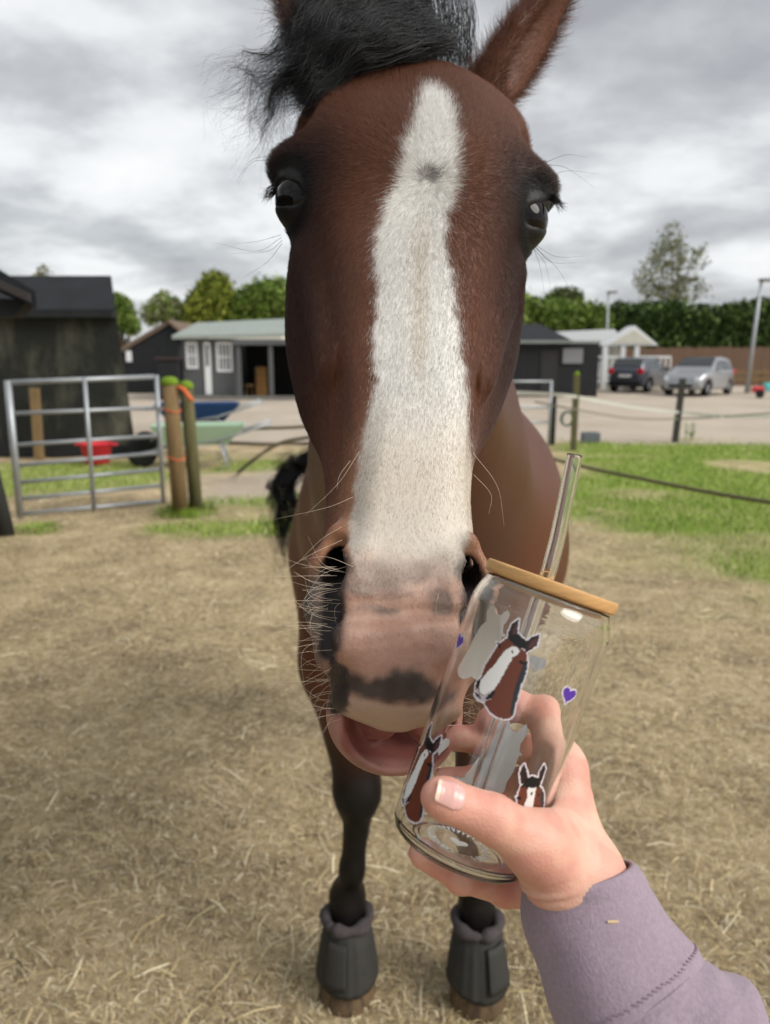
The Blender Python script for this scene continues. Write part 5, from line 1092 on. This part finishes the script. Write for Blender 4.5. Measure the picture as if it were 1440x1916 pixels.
lid_p = np.array([(0, hl + .0003), (.0333, hl + .0003), (.0344, hl + .0008), (.0348, hl + .0018), (.0348, hl + .0056), (.0346, hl + .0064), (.0340, hl + .0068), (0, hl + .0068)])
lid = lathe_obj('lid', lid_p, bam, cup)
seal_m = mat('clear_silicone', S(214, 210, 202), rough=.25, spec=.4)
plug = lathe_obj('lid_plug', np.array([(0, hl - .0042), (.0285, hl - .0042), (.0292, hl - .0030), (.0292, hl), (0, hl)]), bam, lid)
lathe_obj('seal_ring', np.array([(.0291, hl - .0018), (.0304, hl - .0022), (.0305, hl - .0010), (.0304, hl - .0004), (.0291, hl - .0006), (.0291, hl - .0018)]), seal_m, lid)
def CL(u, r, h): return Bc + (TOC * math.cos(u) + SDV * math.sin(u)) * r + AX * h
# --- straw: glass tube with a bend above the lid
top = [W(px, py, .400) for px, py in ((1026, 1070), (1034, 1040), (1043, 1005), (1051, 968), (1058, 935), (1064, 905), (1075, 851))]
low0 = W(1008, 1120, .404); low1 = W(884, 1503, .404)
path = spline([low1, low1 * .6 + low0 * .4, low0] + top, 90)
def tube_wall(name, p, ro, ri, m, parent, seg=40):
    a = MB().tube(p, ro, seg, False); b_ = MB().tube(p, ri, seg, False); va, vb = a.v[0], b_.v[0]; n = len(p); o = n * seg
    f = a.f + [[q + o for q in r[::-1]] for r in b_.f] + [[j, o + j, o + (j + 1) % seg, (j + 1) % seg] for j in range(seg)] + [[(n-1)*seg+j, (n-1)*seg+(j+1)%seg, o+(n-1)*seg+(j+1)%seg, o+(n-1)*seg+j] for j in range(seg)]
    ob = MB().add(np.vstack([va, vb]), f).build(name, m, parent, True)
    bm = bmesh.new(); bm.from_mesh(ob.data); bmesh.ops.recalc_face_normals(bm, faces=bm.faces); bm.to_mesh(ob.data); bm.free(); return ob
straw_o = thing('glass_straw', 'clear bent glass straw standing in the cup through its bamboo lid', 'straw', tuple(low1))
tube_wall('tube', path, .0040, .0027, straw_g, straw_o)
# --- stickers: thin printed film on the outside of the glass
def cyl_hit(px, py, back=False):
    r = RT * ((px - 720) / 1440) + UP * ((958 - py) / 1440) + FW; o = CAM - Bc
    a1, b1 = np.array([r @ TOC, r @ SDV]), np.array([o @ TOC, o @ SDV]); A = a1 @ a1; B = 2 * a1 @ b1; C = b1 @ b1 - RC * RC; D = max(B * B - 4 * A * C, 0)
    s = (-B + (1 if back else -1) * math.sqrt(D)) / (2 * A); p = b1 + a1 * s; return math.atan2(p[1], p[0]), (o @ AX + s * (r @ AX))
def zc(pts, ox, oy, k): return [(ox + x / k, oy + y / k) for x, y in pts]
Z = lambda pts: zc(pts, 860, 1120, 6.545)
design = [('brown', Z([(590,470),(480,560),(420,650),(330,790),(280,930),(200,1080),(190,1180),(260,1250),(310,1270),(320,1310),(380,1400),(450,1450),(540,1475),(620,1460),(655,1420),(665,1330),(705,1220),(740,1080),(790,960),(820,840),(825,770),(815,650),(760,620),(620,500)])),
 ('mane', Z([(820,770),(830,790),(815,880),(790,960),(785,970),(740,1090),(705,1225),(690,1230),(670,1340),(655,1420),(620,1440),(620,1350),(650,1200),(690,1050),(740,900),(780,800)])),
 ('white', Z([(640,580),(700,590),(735,640),(700,690),(650,720),(610,790),(560,880),(510,970),(460,1060),(420,1110),(350,1150),(290,1180),(250,1160),(240,1080),(260,1000),(330,910),(420,820),(490,720),(550,640),(600,610)])),
 ('grey', Z([(235,1140),(250,1165),(290,1182),(350,1155),(420,1108),(432,1140),(380,1230),(300,1262),(230,1240),(185,1180),(200,1120),(225,1100)])),
 ('black', Z([(200,1050),(230,990),(270,975),(250,1040),(215,1110),(195,1100)])), ('black', Z([(190,1150),(240,1170),(270,1240),(200,1190)])), ('black', Z([(310,1220),(420,1110),(435,1140),(390,1220),(330,1235)])),
 ('ear', Z([(590,480),(600,400),(640,310),(725,250),(715,340),(700,440),(620,470)])), ('ear', Z([(820,520),(880,470),(975,435),(970,490),(940,580),(860,630),(800,660),(800,600)])),
 ('black', Z([(600,470),(640,440),(720,430),(770,480),(820,520),(815,600),(780,625),(770,600),(740,620),(720,590),(680,580),(660,550),(640,540),(600,500)])),
 ('black', Z([(452,533),(500,558),(497,605),(465,598),(470,560)])), ('black', Z([(715,770),(750,752),(835,785),(800,795),(760,808)])), ('black', Z([(632,630),(662,648),(652,672),(630,655)])),
 ('earin', Z([(640,440),(650,370),(700,300),(695,400),(680,435)])), ('earin', Z([(840,590),(880,520),(950,470),(930,560),(870,605)]))]
Q = lambda pts: zc(pts, 730, 1340, 4.5)
design2 = [('brown', Q([(1100,580),(1075,640),(1065,720),(1090,790),(1130,860),(1230,870),(1275,800),(1285,700),(1280,630),(1250,580)])),
 ('mane', Q([(1270,600),(1290,650),(1288,740),(1270,800),(1258,700)])), ('white', Q([(1150,590),(1225,590),(1210,680),(1190,780),(1180,870),(1120,870),(1120,760),(1150,680)])),
 ('ear', Q([(1095,560),(1085,480),(1100,430),(1125,400),(1150,470),(1160,540),(1130,580)])), ('ear', Q([(1240,560),(1250,470),(1290,400),(1302,440),(1280,510),(1258,570)])),
 ('black', Q([(1100,600),(1130,530),(1190,500),(1250,520),(1262,570),(1240,600),(1225,585),(1200,605),(1170,595),(1150,610),(1130,590)])), ('black', Q([(1055,675),(1095,670),(1095,705),(1068,705)])), ('black', Q([(1235,650),(1255,650),(1250,672),(1238,672)])), ('black', Q([(1175,638),(1192,638),(1192,660),(1175,660)]))]
PALT = {'brown': S(104, 54, 38), 'dbrown': S(74, 42, 36), 'mane': S(44, 46, 54), 'white': S(226, 226, 224), 'grey': S(186, 178, 182), 'black': S(24, 22, 24), 'ear': S(46, 30, 32), 'earin': S(84, 54, 52), 'purple': S(88, 52, 160), 'border': S(214, 208, 214)}
def to_uh(poly, back=False): return [(a * RC, h) for a, h in (cyl_hit(x, y, back) for x, y in poly)]
ds1 = [(k, np.array(to_uh(p))) for k, p in design]; ds2 = [(k, np.array(to_uh(p))) for k, p in design2]
def centre(ds): a = np.vstack([p for _, p in ds]); return (a.min(0) + a.max(0)) / 2
c1_, c2_ = centre(ds1), centre(ds2); ds1 = [(k, p - c1_) for k, p in ds1]; ds2 = [(k, p - c2_) for k, p in ds2]
hp = []
for q in np.linspace(0, 2 * np.pi, 60, endpoint=False): hp.append((16 * math.sin(q) ** 3, 13 * math.cos(q) - 5 * math.cos(2 * q) - 2 * math.cos(3 * q) - math.cos(4 * q)))
hp = np.array(hp) / 34.
st_m = mat('sticker_print', (.5, .5, .5), rough=.35, spec=.4, attr='col'); 
def sticker(name, ds, cu, chh, rot, sc_, label=None, bd=.00075, cell=.00032):
    c, s = math.cos(rot), math.sin(rot); R = np.array([[c, -s], [s, c]]); ds = [(k, (p * sc_) @ R.T) for k, p in ds]
    al = np.vstack([p for _, p in ds]); lo, hi = al.min(0) - .0018, al.max(0) + .0018
    gu, gh = np.arange(lo[0], hi[0], cell), np.arange(lo[1], hi[1], cell); cu_, ch_ = np.meshgrid((gu[:-1] + gu[1:]) / 2, (gh[:-1] + gh[1:]) / 2, indexing='ij')
    colr = np.zeros(cu_.shape + (3,)); dm = np.full(cu_.shape, 1e9)
    for k, p in ds: dm = np.minimum(dm, pdist(cu_, ch_, p.tolist()))
    use = dm < bd; colr[:] = PALT['border']
    for k, p in ds: colr[inpoly(cu_, ch_, p.tolist())] = PALT[k]
    I, J = np.nonzero(use); n = len(I); V = []
    for di, dj in ((0, 0), (1, 0), (1, 1), (0, 1)):
        u_, h_ = gu[I + di] + cu, gh[J + dj] + chh; a = u_ / RC; V.append(np.stack([np.cos(a), np.sin(a), h_], -1))
    V = np.stack(V, 1); rad = RC + .00035; rin = RC + .00012
    def wv(r): q = V.copy(); q[..., :2] *= r; return (q.reshape(-1, 3) @ CR.T) + Bc
    Fo = np.arange(4 * n).reshape(-1, 4); vo, vi = wv(rad), wv(rin); cols = np.repeat(colr[I, J], 4, 0); colb = np.repeat(np.array([S(242, 242, 240)]), 4 * n, 0)
    o = npmesh(name, np.vstack([vo, vi]), np.vstack([Fo, (Fo + 4 * n)[:, ::-1]]), st_m, cup, False, np.vstack([cols, colb]))
    bm = bmesh.new(); bm.from_mesh(o.data); bmesh.ops.remove_doubles(bm, verts=bm.verts, dist=2e-6); bm.to_mesh(o.data); bm.free()
    if label: o['label'] = label
    return o
sticker('horse_sticker', ds1, c1_[0], c1_[1], 0, 1, 'brown horse head print with white blaze')
sticker('horse_sticker', ds2, c2_[0], c2_[1], 0, 1, 'upright brown horse head print with pricked ears')
u, h = cyl_hit(790, 1446); sticker('horse_sticker', ds1, u * RC - .003, h, .12, 1.0, 'brown horse head print wrapping round the glass')
for px, py, rot in ((905, 1200, .25), (938, 1418, .25)):
    u, h = cyl_hit(px, py, True); u = u if u > 0 else u + 2 * math.pi; sticker('horse_sticker', [(k, p * [-1, 1]) for k, p in ds1] if False else ds1, u * RC, h, rot, 1.0, 'white backed horse head print on the far side')
def heart(px, py, back, size, rot=-.1):
    u, h = cyl_hit(px, py, back); sticker('heart_sticker', [('purple', hp)], u * RC, h, rot, size, 'small purple heart print', .0006)
heart(1063, 1300, False, .0092); heart(860, 1200, False, .0092); heart(1005, 1241, True, .0095); heart(822, 1392, True, .0105); heart(857, 1463, True, .008)
# --- print on the base: ring of lettering with a heart in the middle
ink = mat('white_ink', S(240, 240, 238), rough=.5)
def text_ring(txt, r, size, a0, step, hgt):
    vs, fs, n = [], [], 0
    for k, ch in enumerate(txt):
        if ch == ' ': continue
        cu = bpy.data.curves.new('glyph', 'FONT'); cu.body = ch; cu.size = size; cu.align_x = 'CENTER'; cu.extrude = .00008; cu.resolution_u = 3
        ob = bpy.data.objects.new('glyph', cu); COL.objects.link(ob); dg = bpy.context.evaluated_depsgraph_get(); me = bpy.data.meshes.new_from_object(ob.evaluated_get(dg))
        co = np.array([v.co[:] for v in me.vertices]).reshape(-1, 3); a = a0 + k * step
        if len(co):
            # letter tops point to the middle of the base
            er = np.array([math.cos(a), math.sin(a)]); et = np.array([-math.sin(a), math.cos(a)])
            xy = er[None] * (r - co[:, 1:2]) + et[None] * co[:, 0:1]
            vs.append(np.hstack([xy, hgt + co[:, 2:3]])); fs += [[q + n for q in p.vertices] for p in me.polygons]; n += len(co)
        bpy.data.objects.remove(ob); bpy.data.curves.remove(cu); bpy.data.meshes.remove(me)
    v = np.vstack(vs); v = v @ np.stack([TOC, SDV, AX], 1).T + Bc; return v, fs
v_, f_ = text_ring('OWNED \u00b7 HANDMADE \u00b7', .0172, .0064, -1.15, .24, .0042)
o_ = MB().add(v_, f_).build('base_lettering', ink, cup); o_['kind'] = 'stuff'
tk = MB()
for k in range(26):
    a = 2.75 + k * .095; r0, r1 = .0175, .0175 - (.0042 if k % 3 else .0028); e = .0005
    d = [math.cos(a), math.sin(a)]; s = [-math.sin(a) * e, math.cos(a) * e]; sh = (.0012 if k % 2 else -.0006)
    tk.add([CL(0, 0, .0042) + TOC * (d[0] * r + s[0] * m_ + (-math.sin(a)) * sh * q_) + SDV * (d[1] * r + s[1] * m_ + math.cos(a) * sh * q_) for r, m_, q_ in ((r0, -1, 0), (r0, 1, 0), (r1, 1, 1), (r1, -1, 1))], [[0, 1, 2, 3]])
tk.build('base_lettering', ink, cup)['kind'] = 'stuff'
hh = np.array([Bc + AX * .0042 + TOC * (-y * .0105) + SDV * (x * .0105) for x, y in hp]); MB().prism(hh, (0, 0, 0), tuple(AX * .00015)).build('base_heart', ink, cup)

# ================================================================== the hand and sleeve
person = thing('person', 'hand in a mauve sweatshirt sleeve holding the glass cup by its base', 'person', tuple(C2W(np.array([.12, -.24, .36]))))
J = {}
def jt(n_, px, py, d, r): J[n_] = (W(px, py, d), r)
jt('wr', 1084, 1640, .388, .0200); jt('fo', 1185, 1870, .370, .0205)
jt('th0', 1038, 1622, .380, .0172); jt('th1', 1000, 1578, .367, .0134); jt('th2', 922, 1532, .356, .0110); jt('th3', 830, 1494, .3515, .0093)
jt('i0', 1048, 1438, .418, .0118); jt('i1', 1022, 1338, .4485, .0098); jt('i2', 960, 1318, .4545, .0085); jt('i3', 912, 1345, .4535, .0075)
jt('m0', 1052, 1495, .434, .0122); jt('m1', 1015, 1412, .4625, .0100); jt('m2', 925, 1384, .4605, .0088); jt('m3', 850, 1378, .4535, .0077)
jt('r0', 1045, 1555, .446, .0118); jt('r1', 985, 1470, .4680, .0096); jt('r2', 895, 1458, .4640, .0084); jt('r3', 826, 1456, .4575, .0073)
jt('p0', 1012, 1650, .440, .0118); jt('hy', 1030, 1712, .408, .0140); jt('p1', 945, 1662, .433, .0090); jt('p2', 862, 1640, .419, .0080); jt('p3', 790, 1600, .4095, .0070)
def hand_sdf(P):
    def c(a, b, k=1.0): return sd_cone(P, J[a][0], J[b][0], J[a][1] * k, J[b][1] * k)
    d = c('wr', 'fo')
    palm = c('wr', 'i0', .92)
    for q in ('m0', 'r0', 'p0'): palm = smin(palm, c('wr', q, .90), .009)
    palm = smin(palm, sd_cone(P, J['i0'][0], J['m0'][0], .0125, .0128), .012); palm = smin(palm, sd_cone(P, J['m0'][0], J['r0'][0], .0128, .0122), .012); palm = smin(palm, sd_cone(P, J['r0'][0], J['p0'][0], .0122, .0115), .012)
    palm = smin(palm, c('p0', 'hy'), .012); pass
    d = smin(d, palm, .008)
    th = smin(c('th0', 'th1'), smin(c('th1', 'th2'), c('th2', 'th3'), .004), .008)
    tip = J['th3'][0]; th = smin(th, sd_cone(P, tip, tip + (tip - J['th2'][0]) * .10, .0092, .0078), .004)
    th = smin(th, sd_cone(P, J['wr'][0], J['th0'][0], .0165, .0172), .012)
    th = smin(th, sd_cone(P, J['th1'][0], (J['i0'][0] * .62 + J['wr'][0] * .38), .0095, .0115), .014)       # web of skin
    d = smin(d, th, .007)
    for f_ in 'imrp':
        fg = smin(c(f_ + '0', f_ + '1'), c(f_ + '1', f_ + '2'), .004); fg = smin(fg, c(f_ + '2', f_ + '3'), .004)
        for k in '12': fg = smin(fg, sd_sph(P, J[f_ + k][0], J[f_ + k][1] * 1.04), .004)
        d = smin(d, fg, .006)
    # creases: thumb joint, thumb base, heel of the hand
    def crease(c0, dirn, w_, dep, R): e_ = [P[i] - np.float32(c0[i]) for i in range(3)]; s_ = e_[0] * dirn[0] + e_[1] * dirn[1] + e_[2] * dirn[2]; return np.float32(dep) * np.exp(-(s_ / w_) ** 2) * np.exp(-(e_[0]**2 + e_[1]**2 + e_[2]**2) / R ** 2)
    ta = J['th3'][0] - J['th2'][0]; ta /= np.linalg.norm(ta); tb_ = J['th1'][0] - J['wr'][0]; tb_ /= np.linalg.norm(tb_); td = (ta + UP * .25); td /= np.linalg.norm(td)
    for k_, dp in ((-.0045, .0009), (-.001, .0013), (.003, .0009)): d = d + crease(J['th2'][0] + ta * k_, td, .0009, dp, .013)
    for px_, py_, dp in ((1000, 1655, .0020), (1012, 1676, .0022), (1022, 1636, .0012)): d = d + crease(W(px_, py_, .372), (UP * .93 - RT * .25) / .963, .0014, dp, .016)
    for f_ in 'imr':
        fa_ = J[f_ + '1'][0] - J[f_ + '0'][0]; fa_ /= np.linalg.norm(fa_); d = d + crease(J[f_ + '1'][0], fa_, .0011, .0009, .012); fa_ = J[f_ + '3'][0] - J[f_ + '2'][0]; fa_ /= np.linalg.norm(fa_); d = d + crease(J[f_ + '2'][0], fa_, .0010, .0008, .011)
    # the glass presses the skin flat
    dd = [P[i] - np.float32(Bc[i]) for i in range(3)]; hh_ = dd[0] * AX[0] + dd[1] * AX[1] + dd[2] * AX[2]
    rr_ = np.sqrt(np.maximum((dd[0] - hh_ * AX[0])**2 + (dd[1] - hh_ * AX[1])**2 + (dd[2] - hh_ * AX[2])**2, 0)); rb = np.interp(hh_, [-.001, 0, .0014, .0036, .0070, .0120], [.024, .0290, .0325, .0350, .0362, RC])
    cupd = np.maximum(rr_ - (rb + .0004), np.maximum(-hh_ - .0004, hh_ - CH))
    return smax(d, -cupd, .0015)
allp = np.array([J[k][0] for k in J]); lo, hi = allp.min(0) - .034, allp.max(0) + .034
sv, sF = surface_nets(hand_sdf, tuple(lo), tuple(hi), .00105, 2)
sn = vnormals(sv, sF)
SK = np.array(S(222, 172, 152)); skc = SK[None] * (.94 + .12 * vnoise(sv, 60, 1))[:, None]
def blush(c, col, p, r, k): w_ = (k * np.exp(-((np.linalg.norm(sv - p, axis=1) / r) ** 2)))[:, None]; return c * (1 - w_) + np.array(col) * w_
for k in J:
    if k[-1] in '123' and k[0] in 'imrpt': skc = blush(skc, S(214, 128, 112), J[k][0], .014, .5)
skc = blush(skc, S(236, 196, 172), J['wr'][0], .03, .5)
skc = skc * (1 + .12 * (vnoise(sv, 300, 3) - .5))[:, None]; bw = (.35 * sst(.45, .75, vnoise(sv, 110, 7)))[:, None]; skc = skc * (1 - bw) + np.array(S(206, 132, 118)) * bw; bw = (.3 * sst(.5, .8, vnoise(sv, 85, 11)))[:, None]; skc = skc * (1 - bw) + np.array(S(236, 200, 176)) * bw
skin_m = mat('skin', (.7, .45, .35), rough=.48, spec=.35, attr='col', sss=.25, bump=.3, bscale=600)
t = skin_m.node_tree; vo = t.nodes.new('ShaderNodeTexVoronoi'); vo.feature = 'DISTANCE_TO_EDGE'; vo.inputs['Scale'].default_value = 520
t.links.new(t.nodes['Texture Coordinate'].outputs['Object'], vo.inputs['Vector']); b2 = t.nodes.new('ShaderNodeBump'); b2.inputs['Strength'].default_value = .35; b2.inputs['Distance'].default_value = .0006
t.links.new(vo.outputs['Distance'], b2.inputs['Height']); t.links.new(t.nodes['Bump'].outputs[0], b2.inputs['Normal']); t.links.new(b2.outputs[0], t.nodes['Principled BSDF'].inputs['Normal'])
npmesh('hand', sv, sF, skin_m, person, True, skc)
# nails: thin curved plates set on the finger ends
nail_m = mat('nail', S(226, 172, 164), rough=.22, spec=.5, sss=.15); ntip_m = mat('nail_tip', S(230, 200, 178), rough=.25, spec=.5)
def nail(a, b, up, wdt, ln_, r, back):
    A, B = J[a][0], J[b][0]; ax = (B - A) / np.linalg.norm(B - A); up = np.array(up, float); up -= ax * (up @ ax); up /= np.linalg.norm(up); sd = np.cross(ax, up); nu, nv = 15, 13
    def sheet(u0, u1, lift):
        V = []; D_ = []
        for i in range(nu):
            u = u0 + (u1 - u0) * i / (nu - 1); wf = np.interp(u, [0, .12, .3, .8, .95, 1.0], [.55, .84, .98, 1, .86, .6])
            for j in range(nv):
                q = (j / (nv - 1) - .5) * 2; a_ = q * wf * wdt / r; rr_ = r + lift - .0003 * (abs(q) > .9) ; z = rr_ * math.cos(a_) - .0010 * max(0, u - .75) * 4 * 0
                V.append(B + ax * (-back + ln_ * u)); D_.append(sd * math.sin(a_) + up * math.cos(a_))
        V, D_ = np.array(V), np.array(D_); ts = np.linspace(.0155, .002, 70); hit = np.full(len(V), .003); done = np.zeros(len(V), bool)
        for t_ in ts:
            q_ = V + D_ * t_; s_ = hand_sdf([q_[:, 0], q_[:, 1], q_[:, 2]]) < 0; hit[s_ & ~done] = t_; done |= s_
        hit = np.maximum(hit, r * .93); V = list(V + D_ * (hit + lift)[:, None])
        return V, [[i*nv+j, i*nv+j+1, (i+1)*nv+j+1, (i+1)*nv+j] for i in range(nu-1) for j in range(nv-1)]
    V, F = sheet(0, .86, .0003); o = MB().add(V, F).build('nail', nail_m, person, True); md = o.modifiers.new('thickness', 'SOLIDIFY'); md.thickness = .0006
    V, F = sheet(.85, 1.0, .00036); o2 = MB().add(V, F).build('nail_tip', ntip_m, o, True); md = o2.modifiers.new('thickness', 'SOLIDIFY'); md.thickness = .0006
tc_ = lambda k: CAM - J[k][0]
nail('th2', 'th3', tc_('th3') / np.linalg.norm(tc_('th3')) + UP * .38, .0062, .0140, .0096, .0060)
nail('m2', 'm3', FW + UP * .9 - RT * .2, .0050, .0115, .0078, .0045)
nail('r2', 'r3', FW + UP * .9 - RT * .2, .0048, .0105, .0074, .0042)
nail('p2', 'p3', FW * .8 - UP * .4, .0042, .0095, .0071, .0045)
# --- sleeve
slv_m = mat('mauve_sweatshirt', S(154, 138, 150), rough=.95, spec=.1, var=.16, vscale=500, bump=.7, bscale=700, sheen=.2)
A0 = W(1080, 1636, .388); A1 = W(1106, 1728, .382); A2 = W(1192, 1880, .368); A3 = W(1295, 2060, .350); A4 = W(1430, 2330, .32)
ARM = spline([A0, A1, A2, A3, A4], 400); ARS = np.r_[0, np.cumsum(np.linalg.norm(np.diff(ARM, axis=0), axis=1))]; SEAM = .059
ARR = lambda s_: np.interp(s_, [0, .012, .03, .05, SEAM - .004, SEAM, SEAM + .006, SEAM + .018, SEAM + .04, .2, .4], [.0285, .0312, .0340, .0362, .0374, .0368, .0400, .0455, .0470, .050, .056])
def sleeve_part(name, s0, s1, parent, rib, dr=0.0, folds=0.0, seg=170, n=120, thick=.0022, seedo=0):
    ss = np.linspace(s0, s1, n); p = np.stack([np.interp(ss, ARS, ARM[:, k]) for k in range(3)], -1); tg = np.stack([np.interp(ss + .002, ARS, ARM[:, k]) for k in range(3)], -1) - np.stack([np.interp(np.maximum(ss - .002, 0), ARS, ARM[:, k]) for k in range(3)], -1); tg /= np.linalg.norm(tg, axis=1)[:, None]
    th = np.linspace(0, 2 * np.pi, seg, endpoint=False); V = []
    for inside in (0, 1):
        for i in (range(n) if not inside else range(n - 1, -1, -1)):
            a = np.cross(tg[i], FW); a /= np.linalg.norm(a); b_ = np.cross(a, tg[i]); rr_ = float(ARR(ss[i])) + dr; q = p[i]
            dirn = np.cos(th)[:, None] * a + np.sin(th)[:, None] * b_ * .93; pts = q + rr_ * dirn; u = ss[i] - s0; e_ = min(1, u / .012)
            dsp = rib * np.sin(th * 80) * (.35 + .65 * math.exp(-u / .02)) + folds * e_ * (np.sin(u * 260 + 2.4 * np.sin(th + .4) + 1.2 * np.sin(2 * th + 1)) * (.55 + .45 * np.sin(th * 2 + .6)) * math.exp(-u / .07) + .6 * np.sin(u * 95 + 3 * th)) + .0070 * (vnoise(pts, 32, 3 + seedo) - .5) * min(1, u / .01 + .3) + .0012 * (vnoise(pts, 75, 4 + seedo) - .5)
            V.append(pts + dirn * (dsp[:, None] - .0010 * math.exp(-u / .0012) * (folds == 0) - thick * inside))
    m_ = 2 * n; V = np.vstack(V); ii, jj = np.meshgrid(np.arange(m_), np.arange(seg), indexing='ij'); a = (ii * seg + jj).ravel(); b_ = (ii * seg + (jj + 1) % seg).ravel(); c = (((ii + 1) % m_) * seg + (jj + 1) % seg).ravel(); d = (((ii + 1) % m_) * seg + jj).ravel()
    o = npmesh(name, V, np.stack([a, b_, c, d], 1), slv_m, parent, True)
    bm = bmesh.new(); bm.from_mesh(o.data); bmesh.ops.recalc_face_normals(bm, faces=bm.faces); bm.to_mesh(o.data); bm.free(); return o
sl_ = sleeve_part('sleeve', SEAM - .001, ARS[-1], person, 0, 0, folds=.0042, seedo=0)
cf = sleeve_part('cuff', 0, SEAM + .0005, sl_, .00028, 0, n=90)
th = np.linspace(0, 2 * np.pi, 84, endpoint=False); ks = SEAM - .006; pq = np.array([np.interp(ks, ARS, ARM[:, k]) for k in range(3)]); tgq = np.array([np.interp(ks + .003, ARS, ARM[:, k]) for k in range(3)]) - pq; tgq /= np.linalg.norm(tgq); aq = np.cross(tgq, FW); aq /= np.linalg.norm(aq); bq_ = np.cross(aq, tgq)
sm = MB(); cv_ = np.array([q.co[:] for q in cf.data.vertices]) + WL(cf)
for k in range(84):
    q = th[k]; dn = math.cos(q) * aq + math.sin(q) * bq_ * .93; c = pq + dn * float(ARR(ks)); c = cv_[np.argmin(((cv_ - c - dn * .003) ** 2).sum(1))] + dn * .0001; d = (-math.sin(q) * aq + math.cos(q) * bq_); sm.tube([c - d * .0009 - tgq * .0006, c + d * .0009 + tgq * .0006], .00045, 5)
sm.build('seam_stitches', mat('mauve_thread', S(134, 116, 130), rough=.9), cf)['kind'] = 'stuff'
# a bit of straw stuck to the cuff
c = W(1145, 1722, .36); dn = c - pq; q0 = cv_[np.argmin(((pix(cv_)[0] - 1145) ** 2 + (pix(cv_)[1] - 1722) ** 2) + 4e5 * (pix(cv_)[2] - .34) ** 2)]
o_ = MB().box((-.0026, -.0004, -.0004), (.0026, .0004, .0004)).build('straw_bit', mat('straw_bit', S(222, 196, 150), rough=.7), None); o_.location = tuple(q0 - FW * .0004); o_.rotation_euler = (0, .05, .1); tag(o_, 'tiny straw fragment stuck to the mauve sleeve cuff', 'straw')
